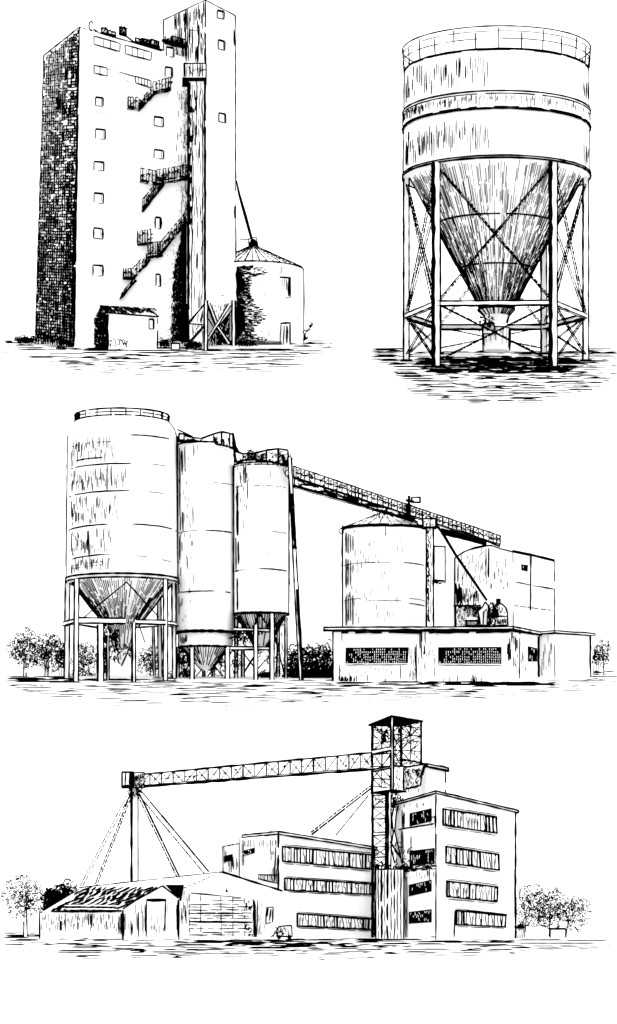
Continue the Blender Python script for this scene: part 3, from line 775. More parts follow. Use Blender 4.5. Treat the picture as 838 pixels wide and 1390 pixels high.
O1 = Rev(c.x, c.y, zf(476), 17 * s, zf(446), 18 * s); O2 = Rev(c.x, c.y, zf(438), 13 * s, zf(428), 16 * s); O3 = Rev(c.x, c.y, zf(428), 16 * s, zc1, 24 * s)
m.ring(O1, zf(446), 1.3); m.ring(O3, zc1, 2.4)
m.sil(O1, 2.2); m.sil(O2, 2.8); m.sil(O3, 3)
for k in range(60): a = R.uniform(0, 6.28); m.tube([O3.at(a, zf(428), .02), O3.at(a, zc1, .02)], .07, n=4); a = R.uniform(0, 6.28); m.tube([O1.at(a, zf(R.uniform(452, 474)), .02), O1.at(a, zf(447), .02)], .035, n=4)
m.build('outlet', es, MS)
m = MB(); a, b = [P(656, 453, -24), P(671, 453, -24), P(671, 453, -14), P(656, 453, -14)], [P(656, 439, -24), P(671, 439, -24), P(671, 439, -14), P(656, 439, -14)]
m.hexa(a, b)
for k in range(4): m.rod(a[k], b[k], 1.4); m.rod(b[k], b[(k + 1) % 4], 1.4); m.rod(a[k], a[(k + 1) % 4], 1.4)
for _ in range(44):
    x, y = R.uniform(652, 672), R.uniform(428, 447); m.tube([P(x, y, -26), P(x + R.uniform(-5, 5), y + R.uniform(-5, 5), -26)], R.uniform(.5, 1.2) * s)
m.build('valve', es, MS)
# legs, ring beam, braces
LG = [(-122, 8), (-85, -95), (70, -100), (122, 8), (72, 100), (-75, 100)]
def lp(i, z):
    x, d = LG[i % 6]; p = P(674 + x, 300, d); return V((P(674, 0, 0).x + x * s, p.y, z))
zleg = zbot - 3 * s; zbm, zbm2 = zf(428), zf(434)
for i in range(6):
    x, d = LG[i]; m = MB(); p = lp(i, zleg); q = lp(i, gz(p.y) - .25)
    front = i in (1, 2)
    m.beam(p, q, 9 if front else 7.5, 7, 1.4, wl=(4.2 if front else 1.8))
    if i == 2: pass
    leg_ = m.build('leg', es, MS)
    b = q + V((0, 0, .3)); m2 = MB(); k = 8 * s
    m2.hexa([b + V((-k, -k, -.4)), b + V((k, -k, -.4)), b + V((k, k, -.4)), b + V((-k, k, -.4))], [b + V((-k, -k, .1)), b + V((k, -k, .1)), b + V((k, k, .1)), b + V((-k, k, .1))], INK); m2.build('foot_plate', leg_)
for i in range(6):
    m = MB(); m.beam(lp(i, zbm), lp(i + 1, zbm), 6, 5, 1.7 if i < 3 else 2.2); m.build('ring_beam', es, MS)
    a, b = lp(i, zleg - .3), lp(i + 1, zleg - .3); a2, b2 = lp(i, zbm), lp(i + 1, zbm); a3, b3 = lp(i, gz(lp(i, 0).y) + .8), lp(i + 1, gz(lp(i + 1, 0).y) + .8)
    m = MB()
    for p, q in ((a, b2), (b, a2), (a2, b3), (b2, a3)):
        o = V((1.3 * s, 0, 1.3 * s if False else 0)); ww = 1.6 if i < 3 else 1.3
        m.dash(p + o, q + o, ww, 6, 1.2); m.dash(p - o, q - o, ww, 8, 1.0) if i != 1 else m.rod(p - o, q - o, ww)
    m.build('brace', es, MS)
m = MB(); rows = []
for k in range(14):  # dense rows paint the silo's shadow on the ground
    y = 486 + k * 1.45; rows.append((y, 556 + abs(k - 6) * 4, 798 - abs(k - 6) * 4, 34, 9, 2.0))
for y, x0, x1 in ((474.5, 503, 560), (474, 790, 838), (478, 506, 838), (481.5, 504, 560), (481, 700, 838), (485, 503, 838), (489, 510, 838), (493, 525, 815), (497, 530, 838), (503, 525, 815), (507, 528, 838), (511, 532, 825), (515, 550, 830), (519, 560, 820), (523, 555, 818), (527, 548, 805), (531, 550, 790), (535, 570, 760), (540, 590, 745), (544, 625, 750)):
    rows.append((y, x0, x1, 30, 5 if y < 500 else 12, 1.7))
gstrokes(m, S1, 385, 470, rows)
tag(m.build('turf'), 'dark streaks of turf around the big braced silo, with its shadow painted densely beneath', 'turf', kind='stuff')
# ================================================================== 3. silo works with conveyor bridge, middle
P = S3.P; s = S3.s; S = S3
def circ(px, py, dep, r): c = P(px, py, dep); return c, r * S3.Y(dep) / F
def zat(px, py, dep): return P(px, py, dep).z
def arcpts(x0, x1, cx, r, yend, rise, n=8):
    return [(x0 + (x1 - x0) * k / n, yend - rise * math.sqrt(max(0, 1 - ((x0 + (x1 - x0) * k / n - cx) / r) ** 2))) for k in range(n + 1)]
def boxb(x0, x1, y0, y1, d0, d1, Pf=None):
    Pf = Pf or P
    a = [Pf(x0, y1, d0), Pf(x1, y1, d0), Pf(x1, y1, d1), Pf(x0, y1, d1)]; za = a[0].z; zt = Pf(x0, y0, d0).z
    return [V((p.x, p.y, za)) for p in a], [V((p.x, p.y, zt)) for p in a]
def edges(m, a, b, w=1.4):
    n = len(a)
    for k in range(n): m.rod(a[k], b[k], w); m.rod(b[k], b[(k + 1) % n], w); m.rod(a[k], a[(k + 1) % n], w)
def scrib(m, x0, x1, y0, y1, dep, n, l=4, w=1.5, mat=INK, Pf=None, dd=3, vert=.5):
    Pf = Pf or P
    for _ in range(n):
        x, y, d = R.uniform(x0, x1), R.uniform(y0, y1), dep + R.uniform(-dd, dd)
        a = R.uniform(0, math.pi) if R.random() > vert else math.pi / 2 + R.uniform(-.2, .2)
        L = l * R.uniform(.4, 1.4); e = (x + math.cos(a) * L, y + math.sin(a) * L); mid = (x + math.cos(a + .5) * L * .5, y + math.sin(a + .5) * L * .5)
        w_ = w * R.uniform(.5, 1.3) / 2 * s
        m.tube([Pf(x, y, d), Pf(*mid, d), Pf(*e, d)], [w_ * .6, w_, w_ * .5], mat, 4)
def leg(parent, x, dep, yt, w, wl=None, x2=None, line=1.4, ybot=None):
    m = MB(); x2 = x if x2 is None else x2
    q = S.g(x2, dep) - V((0, 0, .15)); m.beam(P(x, yt, dep), q, w, w * .8, line, wl=wl); return m.build('leg', parent, MS)

# ---- silo A
A = thing('hopper_silo', 'widest silo, leftmost of its row, with curved shoulder, railing and streak-shaded cone', 'silo', S.g(166, 80))
c, r = circ(166, 700, 80, 75); ky = 1.3
z = lambda py: zat(166, py, 80)
SA = Rev(c.x, c.y, z(786), r, z(592), r * .975, ky)
m = MB(); m.revolve(c.x, c.y, [(r, z(786)), (r * .975, z(592)), (r * .94, z(583)), (r * .85, z(574))], ky)
m.sil(SA, 2.3, seg=5)
for a in (0, math.pi):
    SH = Rev(c.x, c.y, z(592), r * .975, z(583), r * .94, ky); m.rod(SH.at(a, z(592), .03), SH.at(a, z(583), .03), 1.8)
    SH2 = Rev(c.x, c.y, z(583), r * .94, z(574), r * .85, ky); m.rod(SH2.at(a, z(583), .03), SH2.at(a, z(574), .03), 1.8)
AR = Rev(c.x, c.y, z(574), r * .85, z(566), r * .85, ky)
m.ring(AR, z(574), 1.8, math.pi, math.pi * 2, gap=.03); m.ring(AR, z(574), 1.2, 0, math.pi)
AP = lambda x0, x1, ye: arcpts(x0, x1, 166, 75, ye, 12)
for x0, x1, ye in ((103, 140, 632), (96, 178, 641), (94, 176, 678), (93, 146, 723), (180, 240, 723), (98, 142, 764), (178, 230, 602)):
    m.ribbon(SA, AP(x0, x1, ye), 1.5)
for x0, x1, ye in ((97, 152, 611), (208, 226, 640), (202, 222, 678), (142, 150, 764), (186, 200, 766), (220, 232, 768)): m.dashrib(SA, AP(x0, x1, ye), 1.1, 4, 3)
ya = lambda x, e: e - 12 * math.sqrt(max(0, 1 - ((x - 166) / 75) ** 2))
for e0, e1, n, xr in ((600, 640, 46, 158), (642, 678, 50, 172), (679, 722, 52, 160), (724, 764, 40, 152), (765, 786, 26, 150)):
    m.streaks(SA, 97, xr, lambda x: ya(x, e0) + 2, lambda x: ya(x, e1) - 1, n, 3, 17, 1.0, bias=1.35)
m.ribbon(SA, [(151, 632), (151.5, 660)], 1.5); m.ribbon(SA, [(146, 630), (145, 664)], 1.1); m.ribbon(SA, [(120, 720), (121, 756)], 1.3)
for y in (767, 771): m.dashrib(SA, [(96, y + 1), (140, y - 5)], .9, 3, 2)
for k in range(8): m.ribbon(SA, [(102 + k * 5, 756 + (k % 2) * 3), (102 + k * 5, 764)], 1)
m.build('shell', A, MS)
m = MB(); m.revolve(c.x, c.y, [(r * .845, z(574)), (r * .1, z(568))], ky); m.build('roof', A, MS)
m = MB(); m.ring(AR, z(565), 1.9, gap=.02); m.ring(AR, z(569.5), 1.3, gap=.1)
for k in range(20): a = 2 * math.pi * (k + .5) / 20; m.rod(AR.at(a, z(574)), AR.at(a, z(566)), 1.3)
for a in (-2.9, -2.75, -2.6, -.5): m.rod(AR.at(a, z(574)), AR.at(a, z(566)), 2)
m.build('railing', A, MS)
m = MB(); m.revolve(c.x, c.y, [(r * 1.0, z(791)), (r * 1.01, z(786))], ky); RA = Rev(c.x, c.y, z(791), r * 1.01, z(786), r * 1.01, ky)
m.ring(RA, z(786), 2.2); m.ring(RA, z(791), 1.8); m.build('rim', A, MS)
m = MB(); HA = Rev(c.x, c.y, z(850), r * .29, z(789), r * .93, ky); m.revolve(c.x, c.y, [(r * .29, z(850)), (r * .93, z(789))], ky)
for k in range(140):  # cone shading inked as streaks, denser on the left half
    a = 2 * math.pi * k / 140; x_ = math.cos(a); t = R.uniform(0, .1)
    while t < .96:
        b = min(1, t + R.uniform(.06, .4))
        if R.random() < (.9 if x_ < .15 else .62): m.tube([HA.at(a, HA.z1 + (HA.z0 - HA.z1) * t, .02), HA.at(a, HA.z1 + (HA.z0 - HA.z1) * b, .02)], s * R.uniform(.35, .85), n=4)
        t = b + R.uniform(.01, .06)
m.sil(HA, 2.2)
m.build('hopper', A, MS)
m = MB(); OA = Rev(c.x, c.y, z(884), r * .13, z(849), r * .25, ky); m.revolve(c.x, c.y, [(r * .03, z(905)), (r * .13, z(884)), (r * .25, z(849))], ky); m.sil(OA, 1.8)
for k in range(40): a = 2 * math.pi * k / 40; m.tube([OA.at(a, z(849), .02), OA.at(a, z(R.uniform(856, 882)), .02)], s * R.uniform(.4, .9), n=4); 
scrib(m, 140, 163, 850, 868, 40, 60, 12, 2.0, dd=4, vert=.9); scrib(m, 143, 165, 868, 895, 40, 54, 7, 2.1); scrib(m, 168, 180, 870, 887, 40, 24, 6, 1.7)
m.rod(P(173, 886, 46), P(165, 904, 46), 1.8)
m.build('outlet', A, MS)
for a in ((92, 80, 787, 6, 1.6, 91), (104.5, 5, 786, 6, 1.8, 103.5), (225, 10, 787, 5.5, 1.6, 225), (236, 80, 787, 5, 1.8, 237), (182, -18, 845, 4.5, 2.2, 182), (137, 0, 848, 7.5, 2.6, 137), (147, 30, 862, 3, 2, 147), (216, 120, 800, 5, 1.6, 218), (208, 150, 850, 3, 1.2, 210)):
    leg(A, a[0], a[1], a[2], a[3], a[4], a[5])
m = MB()
for p, q, w_ in (((88, 847, 70), (103, 843, 5), 5), ((107, 842, 5), (171, 843, 0), 7), ((184, 844, -10), (224, 845, 8), 5.5), ((226, 846, 10), (238, 848, 80), 5)):
    m = MB(); m.beam(P(*p), P(*q), w_, 5, 1.7); m.build('cross_beam', A, MS)
for p, q, w_, st in (((114, 838, -8), (172, 790, -22), 1.5, 0), ((172, 790, -22), (216, 838, -8), 1.6, 0), ((190, 836, 20), (206, 812, 10), 4, 0), ((109, 800, 8), (134, 838, 20), 2.6, 0), ((226, 792, 20), (186, 840, 20), 2, 0), ((190, 852, 20), (197, 872, 20), 1.2, 0), ((108, 848, 0), (134, 852, 0), 2, 0), ((185, 852, 0), (216, 850, 0), 1.8, 0)):
    m = MB(); m.rod(P(*p), P(*q), w_); m.build('brace', A, MS)
# ---- silo B
B_ = thing('silo', 'slender middle silo of the row with a skirt near the ground', 'silo', S.g(279, 95))
c, r = circ(279, 700, 95, 38.5); z = lambda py: zat(279, py, 95)
SB = Rev(c.x, c.y, z(859), r, z(605), r)
m = MB(); m.revolve(c.x, c.y, [(r, z(859)), (r, z(605))], 1.15); SB.ky = 1.15
m.ring(SB, z(605), 1.8); m.ring(SB, z(859), 3.4)
m.sil(SB, 2.1, seg=5)
AB = lambda x0, x1, ye: arcpts(x0, x1, 279, 38.5, ye, 5)
for x0, x1, ye in ((279, 316, 725), (246, 292, 807), (306, 313, 807)): m.ribbon(SB, AB(x0, x1, ye), 1.4)
for x0, x1, ye in ((291, 316, 660), (242, 268, 725), (241, 248, 806)): m.dashrib(SB, AB(x0, x1, ye), 1.1, 4, 3)
for x, y0, y1, w_ in ((244, 608, 700, 1.2), (247, 612, 640, 2), (251, 606, 640, 1), (263, 604, 619, 1), (268, 604, 611, 1), (245, 700, 720, 1.2), (248, 695, 722, 1.4), (262, 688, 712, .9), (262, 678, 682, .9), (258, 706, 716, .9), (244, 728, 760, 1.3), (247, 736, 748, 1), (254, 756, 772, 1), (242, 780, 800, 1.2), (245, 770, 782, .9), (263, 780, 792, .9), (243, 810, 835, 1), (247, 812, 822, .9)): m.ribbon(SB, [(x, y0), (x + .3, y1)], w_)
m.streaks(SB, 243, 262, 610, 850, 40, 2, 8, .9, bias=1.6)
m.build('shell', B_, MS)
m = MB(); m.revolve(c.x, c.y, [(r * .93, z(879)), (r * .93, z(861))], 1.15); SK = Rev(c.x, c.y, z(879), r * .93, z(861), r * .93, 1.15); m.ring(SK, z(879), 2.6)
m.sil(SK, 1.6)
m.streaks(SK, 244, 254, 861, 874, 9, 5, 12, 1.2); m.build('skirt', B_, MS)
m = MB(); HB = Rev(c.x, c.y, z(910), r * .12, z(879), r * .85, 1.1); m.revolve(c.x, c.y, [(r * .12, z(910)), (r * .85, z(879))], 1.1)
for k in range(50): a = 2 * math.pi * k / 50; m.rod(HB.at(a, HB.z1, .02), HB.at(a, HB.z1 + (HB.z0 - HB.z1) * R.uniform(.3, 1), .02), R.uniform(.8, 2))
m.sil(HB, 2.2); scrib(m, 258, 304, 880, 897, 84, 26, 9, 1.5, vert=.5); m.build('hopper', B_, MS)
for a in ((261, 62, 878, 5.5), (309, 72, 878, 6), (242, 110, 878, 4), (290, 135, 878, 3.5), (277, 128, 900, 3)): leg(B_, a[0], a[1], a[2], a[3], 1.8)
for p, q, w_ in (((240, 899, 90), (312, 899, 90), 2.2), ((245, 905, 90), (258, 918, 90), 1.4), ((266, 918, 90), (280, 902, 90), 1.4), ((288, 900, 90), (303, 918, 90), 1.8), ((282, 918, 100), (302, 892, 100), 1.4), ((243, 918, 100), (258, 902, 100), 1.4)):
    m = MB(); m.rod(P(*p), P(*q), w_); m.build('brace', B_, MS)
m = MB(); scrib(m, 242, 259, 881, 900, 90, 70, 8, 2.4, vert=.2); m.build('gearbox', B_)
for q_ in ((283, 306, 884, 915, 104, 34, 8, 1.7), (243, 258, 898, 917, 100, 26, 8, 1.5)): m = MB(); scrib(m, *q_, vert=.4); m.build('pipework', B_)
# ---- silo C
Cc = thing('silo', 'right hand silo of the row, beside the long leaning mast, standing on open legs', 'silo', S.g(355, 80))
c, r = circ(355, 700, 80, 36.5); z = lambda py: zat(355, py, 80)
SC = Rev(c.x, c.y, z(834), r, z(632), r, 1.15)
m = MB(); m.revolve(c.x, c.y, [(r, z(834)), (r, z(632))], 1.15); m.ring(SC, z(632), 1.8); m.ring(SC, z(834), 2.6); m.ring(SC, z(635), 1.2, gap=.3)
m.sil(SC, 2.1, seg=5)
AC = lambda x0, x1, ye: arcpts(x0, x1, 355, 36.5, ye, 5)
for x0, x1, ye in ((352, 390, 777), (319, 324, 777)): m.ribbon(SC, AC(x0, x1, ye), 1.5)
for x0, x1, ye in ((320, 330, 663), (345, 391, 664), (370, 390, 726), (322, 332, 777)): m.dashrib(SC, AC(x0, x1, ye), 1.1, 4, 4)
for x, y0, y1, w_ in ((322, 660, 727, 2.2), (320, 730, 775, 1.2), (323.5, 735, 766, 1.6), (331, 630, 656, 1.2), (333.5, 628, 656, 1.4), (336, 652, 677, 1), (367, 636, 648, 1), (330, 706, 718, .9), (362, 750, 754, .9), (322, 785, 828, 1.6), (326, 640, 656, 1), (332, 684, 689, .8), (335, 682, 688, .8)): m.ribbon(SC, [(x, y0), (x + .3, y1)], w_)
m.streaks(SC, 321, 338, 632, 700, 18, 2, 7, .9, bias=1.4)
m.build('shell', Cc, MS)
m = MB(); HCc = Rev(c.x, c.y, z(882), r * .2, z(836), r * .85, 1.1); m.revolve(c.x, c.y, [(r * .2, z(882)), (r * .85, z(836))], 1.1)
for k in range(54): a = 2 * math.pi * k / 54; m.rod(HCc.at(a, HCc.z1, .02), HCc.at(a, HCc.z1 + (HCc.z0 - HCc.z1) * R.uniform(.2, 1), .02), R.uniform(.8, 2))
m.sil(HCc, 2.2); scrib(m, 324, 386, 838, 850, 62, 26, 9, 1.5, vert=.4); m.build('hopper', Cc, MS)
for a in ((347.5, 42, 848, 5), (369.5, 44, 830, 5.5), (388.5, 80, 838, 3), (321, 85, 836, 4), (378, 125, 838, 3.5), (330, 120, 880, 4)): leg(Cc, a[0], a[1], a[2], a[3], 1.7)
for p, q, w_ in (((318, 854, 60), (371, 856, 50), 4), ((313, 880, 60), (366, 880, 50), 4)): m = MB(); m.beam(P(*p), P(*q), w_, 4, 1.7); m.build('cross_beam', Cc, MS)
for p, q, w_ in (((320, 838, 70), (345, 868, 60), 2.2), ((346, 848, 40), (352, 832, 40), 2.4), ((352, 832, 40), (364, 850, 40), 2.0), ((372, 852, 45), (386, 835, 60), 2.2), ((350, 908, 60), (368, 888, 60), 1.4), ((332, 912, 60), (346, 890, 60), 2), ((332, 888, 60), (345, 905, 60), 1.4), ((372, 858, 60), (386, 914, 80), 1.6), ((380, 860, 80), (374, 916, 80), 1.3)):
    m = MB(); m.rod(P(*p), P(*q), w_); m.build('brace', Cc, MS)
m = MB(); scrib(m, 319, 342, 850, 869, 66, 76, 8, 2.3, vert=.1); m.build('gearbox', Cc)
for q_ in ((350, 368, 858, 900, 70, 36, 7, 1.4), (372, 388, 836, 916, 84, 44, 8, 1.5), (316, 334, 882, 914, 80, 36, 8, 1.6)): m = MB(); scrib(m, *q_, vert=.7); m.build('pipework', Cc)
# ---- top conveyor over B and C
TC = thing('top_conveyor', 'humped conveyor housings running over the tops of the two slender silos', 'conveyor', P(243, 600, 80))
def hump(pts_top, pts_bot, d0, d1, n=10, name='housing'):
    m = MB(); k = len(pts_top)
    for i in range(k - 1):
        a = [P(*pts_bot[i], d0), P(*pts_bot[i + 1], d0), P(*pts_bot[i + 1], d1), P(*pts_bot[i], d1)]
        b = [P(*pts_top[i], d0), P(*pts_top[i + 1], d0), P(*pts_top[i + 1], d1), P(*pts_top[i], d1)]
        m.hexa(a, b); m.rod(b[0], b[1], 2); m.rod(b[2], b[3], 1.2); m.rod(a[0], a[1], 2.4); m.rod(a[0], b[0], R.uniform(1, 2.4))
    m.rod(a[1], b[1], 2)
    for _ in range(n):
        t = R.random() * (k - 1); i = int(t); f = t - i
        p = lerp2(pts_top[i], pts_top[i + 1], f); q = lerp2(pts_bot[i], pts_bot[i + 1], f)
        g_ = R.uniform(.3, .9); m.rod(P(*lerp2(p, q, g_), d0 - 1), P(*lerp2(p, q, min(1, g_ + R.uniform(.2, .6))), d0 - 1), R.uniform(1, 3))
    return m.build(name, TC, MS)
hump([(243, 588), (262, 594), (274, 595), (290, 589), (301, 586), (312, 588), (316, 590)], [(243, 599), (262, 598), (274, 600), (290, 602), (301, 604), (312, 607), (317, 609)], 54, 72, 16)
hump([(316, 600), (319, 612), (330, 616), (346, 615), (362, 611), (378, 609), (391, 611)], [(318, 616), (321, 628), (330, 625), (346, 624), (362, 626), (378, 629), (393, 633)], 42, 62, 26)
m = MB(); a, b = boxb(243.5, 250, 589, 597, 50, 56); m.hexa(a, b); edges(m, a, b, 1.5); m.rod(P(241, 583, 60), P(262, 593, 60), 1.6); m.rod(P(241, 600, 48), P(262, 597, 50), 2.2); m.build('feed_box', TC, MS)
m = MB(); scrib(m, 318, 334, 613, 624, 44, 24, 6, 1.6, vert=.1); scrib(m, 336, 350, 610, 622, 40, 34, 7, 2, vert=.05); scrib(m, 350, 392, 612, 628, 40, 40, 6, 1.8); scrib(m, 386, 398, 612, 645, 40, 26, 6, 1.6); m.build('drive', TC)
m = MB(); m.rod(P(316, 588, 60), P(319, 604, 55), 3); m.rod(P(318, 604, 55), P(326, 617, 50), 3); m.build('transfer_chute', TC)
# ---- leaning mast
ms = thing('support_mast', 'long thin leaning mast dropping from the silo top to the ground', 'mast', S.g(409, 20))
m = MB(); m.beam(P(393.5, 622, 40), P(402, 790, 30), 4.6, 4, 1.6); m.beam(P(402, 790, 30), S.g(409.5, 22), 5.2, 4, 1.5)
m.rod(P(395.5, 670, 34), P(401, 745, 30), 3.4, .5); m.rod(P(403, 800, 26), S.g(411, 20), 2.6, .4); m.build('shaft', ms, MS)
# ---- conveyor bridge
br = thing('conveyor_bridge', 'long sloping covered conveyor bridge from the silo tops to the tank roofs', 'conveyor', P(540, 690, 160))
def bl(x, y): return P(x, y, 50 + (x - 398) * .7)
def strip(name, x0, yt0, yb0, x1, yt1, yb1, d, mat=WHITE, ln=1.5, off=0):
    m = MB(); o = V((0, d * s, 0)); f = V((0, off * s, 0))
    a = [bl(x0, yb0) + f, bl(x1, yb1) + f, bl(x1, yb1) + o + f, bl(x0, yb0) + o + f]; b = [bl(x0, yt0) + f, bl(x1, yt1) + f, bl(x1, yt1) + o + f, bl(x0, yt0) + o + f]
    m.hexa(a, b, mat)
    if ln: edges(m, a, b, ln)
    return m, a, b
ytp = lambda x: 633 + (x - 400) * (727 - 633) / 279 - 2.5 * math.sin((x - 400) / 279 * math.pi) * 0
m, a, b = strip('gallery', 399, ytp(399), ytp(399) + 14.5, 679, ytp(679), ytp(679) + 12, 16)
PL = Plane(a[0], a[1], b[0])
x = 402
while x < 676:
    y = ytp(x); t = R.random()
    m.ribbon(PL, [(x, y + 1), (x, y + 13)], R.uniform(1, 2.2)); 
    m.ribbon(PL, [(x, y + 10), (x + 6, y + 2)], R.uniform(.8, 1.3))
    if t < .5: m.ribbon(PL, [(x + 1, y + R.uniform(2, 10)), (x + 6, y + R.uniform(3, 11))], R.uniform(1, 2.2))
    if t > .4: m.ribbon(PL, [(x + 2, y + 10), (x + 5, y + 9)], 2.6)
    if t > .7: m.ribbon(PL, [(x + 1, y + 4), (x + 5, y + 4.5)], 1.3)
    x += R.uniform(4.5, 8)
m.dashrib(PL, [(402, ytp(402) + 7), (676, ytp(676) + 6.5)], 1.5, 12, 3); m.build('gallery', br, MS)
m, a, b = strip('deck', 400, ytp(400) + 16.5, ytp(400) + 27.5, 560, ytp(560) + 13.5, ytp(560) + 19, 14, off=1)
PL = Plane(a[0], a[1], b[0])
for k in range(64):
    x = R.uniform(402, 552); u = (x - 400) / 160; y = ytp(x) + 16 + R.uniform(0, 8) * (1 - u * .5); m.ribbon(PL, [(x, y), (x + R.uniform(6, 20), y + R.uniform(1.4, 5) * (1 + u))], R.uniform(1, 2.8))
m.rod(bl(400, ytp(400) + 26), bl(560, ytp(560) + 19.5), 2.2)
m.build('deck', br, MS)
m, a, b = strip('deck', 600, ytp(600) + 17, ytp(600) + 23, 660, ytp(660) + 13, ytp(660) + 18, 14, INK, off=1)
m.rod(bl(592, 706) , bl(679, 742), 1.8); m.build('underframe', br, MS)
for k in range(9): m = MB(); x = 404 + k * 17; m.rod(bl(x, ytp(x) + 12), bl(x + 3, ytp(x) + 18), 2.4); m.build('hanger', br)
m = MB(); m.rod(P(555.5, 673, 150), P(555.5, 701, 150), 3.6); m.rod(P(551, 679, 150), P(562, 681, 150), 2.4); a, b = boxb(559, 570.5, 675, 681.5, 150, 158); m.hexa(a, b); edges(m, a, b, 1.6); scrib(m, 550, 558, 684, 700, 148, 14, 7, 1.6); m.build('drive_head', br)
# ---- round tank D
D = thing('storage_tank', 'wide round tank with a low conical roof standing behind the low building', 'tank', S.g(522, 205))
c, r = circ(522, 780, 205, 56); z = lambda py: zat(522, py, 205)
zb_ = S.g(522, 205).z - .3; ST = Rev(c.x, c.y, zb_, r, z(719), r)
m = MB(); m.revolve(c.x, c.y, [(r, zb_), (r, z(719))]); m.ring(ST, z(719), 1.8)
m.sil(ST, 2.2, seg=4)
for x, w_ in ((469.8, 1.5), (472.6, 1.0), (475.8, 1.0), (479, 1.1)):
    for y0, y1 in ((722, 752), (757, 800), (804, 850)):
        if R.random() < .85: m.ribbon(ST, [(x, y0 + R.uniform(0, 6)), (x, y1 - R.uniform(0, 8))], w_)
AT = lambda x0, x1, ye: arcpts(x0, x1, 522, 56, ye, 6)
for x0, x1, ye in ((498, 510, 769), (548, 576, 769), (555, 577, 824)): m.ribbon(ST, AT(x0, x1, ye), 1.1)
for x0, x1, ye in ((467, 500, 769), (512, 530, 769), (467, 490, 817), (500, 545, 821), (556, 577, 817)): m.dashrib(ST, AT(x0, x1, ye), 1.0, 5, 3.5)
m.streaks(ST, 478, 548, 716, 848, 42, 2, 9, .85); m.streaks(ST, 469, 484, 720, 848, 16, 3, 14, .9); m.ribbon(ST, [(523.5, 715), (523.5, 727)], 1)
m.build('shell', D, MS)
m = MB(); ro = r * 1.03; m.revolve(c.x, c.y, [(ro, z(717)), (r * .1, z(697))]); CR = Rev(c.x, c.y, z(717), ro, z(697), r * .1)
m.ring(CR, z(717), 1.8, gap=.05)
for k in range(22): a = 2 * math.pi * k / 22; m.dash(CR.at(a, CR.z0 + .03, .03), CR.at(a, CR.z1, .03), R.choice([1, 1, 2.2]), 12, 5)
m.sil(CR, 1.6)
scrib(m, 505, 528, 693, 703, 175, 16, 6, 1.6, vert=0)
m.build('roof', D, MS)
m = MB(); cc, rr2 = circ(463.5, 722, 200, 3.4); pts = [P(463.5 + 3.2 * math.cos(a), 721 + 3.6 * math.sin(a), 196) for a in [k * .45 for k in range(15)]]; m.tube(pts, .8 * s); m.rod(P(465, 713, 196), P(466, 716, 196), 2); m.build('gutter_spout', D)
# ---- bucket elevator leg and control box
be = thing('bucket_elevator', 'thin upright elevator pipe between the cone-roofed tank and the white side box', 'elevator pipe', P(582, 850, 100))
m = MB(); a, b = boxb(579, 588.5, 716, 856, 100, 110); m.hexa(a, b); edges(m, a, b, 1.8); PL = Plane(a[0], a[1], b[0])
for y in range(720, 846, 6):
    m.ribbon(PL, [(581 + R.uniform(-1, 1), y), (581 + R.uniform(-1, 3), y + R.uniform(4, 8))], R.uniform(1.2, 3)); 
    if R.random() < .6: m.ribbon(PL, [(585, y), (585 + R.uniform(-1, 1), y + 6)], R.uniform(.9, 1.6))
m.build('casing', be, MS)
m = MB(); a, b = boxb(574, 592, 704, 716, 95, 112); m.hexa(a, b); edges(m, a, b, 2); scrib(m, 573, 592, 703, 716, 94, 26, 5, 1.6); m.build('head', be, MS)
m = MB(); a, b = boxb(589.5, 604.5, 741.5, 789, 102, 125); m.hexa(a, b); edges(m, a, b, 1.4); PL = Plane(a[0], a[1], b[0]); m.ribbon(PL, [(590, 787), (603, 788)], 2); scrib(m, 588, 596, 785, 791, 100, 14, 5, 1.8, vert=0); m.build('side_box', be, MS)
# ---- spout
m = MB(); m.tube([P(592, 712, 96), P(600, 722, 94), P(618, 752, 88), P(640, 784, 82), P(661, 815, 72)], [2.0 * s, 2.3 * s, 2.1 * s, 2.2 * s, 1.8 * s], INK, 8)
tag(m.build('spout', mat=MS), 'straight black spout pipe slanting down to the machinery on the low roof', 'pipe')
# ---- barrel roofed tank F and panelled block G
Ft = thing('storage_tank', 'tank with gently arched roof behind the black spout pipe', 'tank', S.g(655, 235))
m = MB(); topc = [(617.5, 757), (630, 749), (645, 743), (658, 740.5), (668, 740.5), (680, 745), (697, 749)]
zb_ = S.g(650, 190).z - .2
a = [V((P(x, y, 190).x, P(x, y, 190).y, zb_)) for x, y in topc]; b = [P(x, y, 190) for x, y in topc]
a2 = [p + V((0, 6.5, 0)) for p in a]; b2 = [p + V((0, 6.5, 0)) for p in b]
m.hexa(a + a2[::-1], b + b2[::-1])
for k in range(len(b) - 1): m.rod(b[k], b[k + 1], 1.7, .15); m.rod(b2[k], b2[k + 1], 1.0)
m.rod(a[0], b[0], 1.6)
PF = Plane(a[0], a[-1], b[0])
m.dashrib(PF, [(622, 751), (640, 743), (652, 739.5)], 1, 3, 2) if False else None
for x, y0, y1, w_ in ((660, 744, 786, 1), (663.5, 744, 784, 1.8), (653.5, 744, 748, 1), (622, 765, 790, 1.4)): m.ribbon(PF, [(x, y0), (x, y1)], w_)
m.ribbon(PF, [(650, 756), (657, 748)], 1); m.dashrib(PF, [(622, 763), (690, 763)], .8, 2, 4)
m.streaks(PF, 626, 690, 752, 800, 40, 3, 12, 1.0); m.streaks(PF, 620, 650, 796, 822, 34, 5, 16, 1.3, bias=1.3)
m.streaks(PF, 619, 627, 790, 822, 12, 8, 22, 2.2)
m.build('wall', Ft, MS)
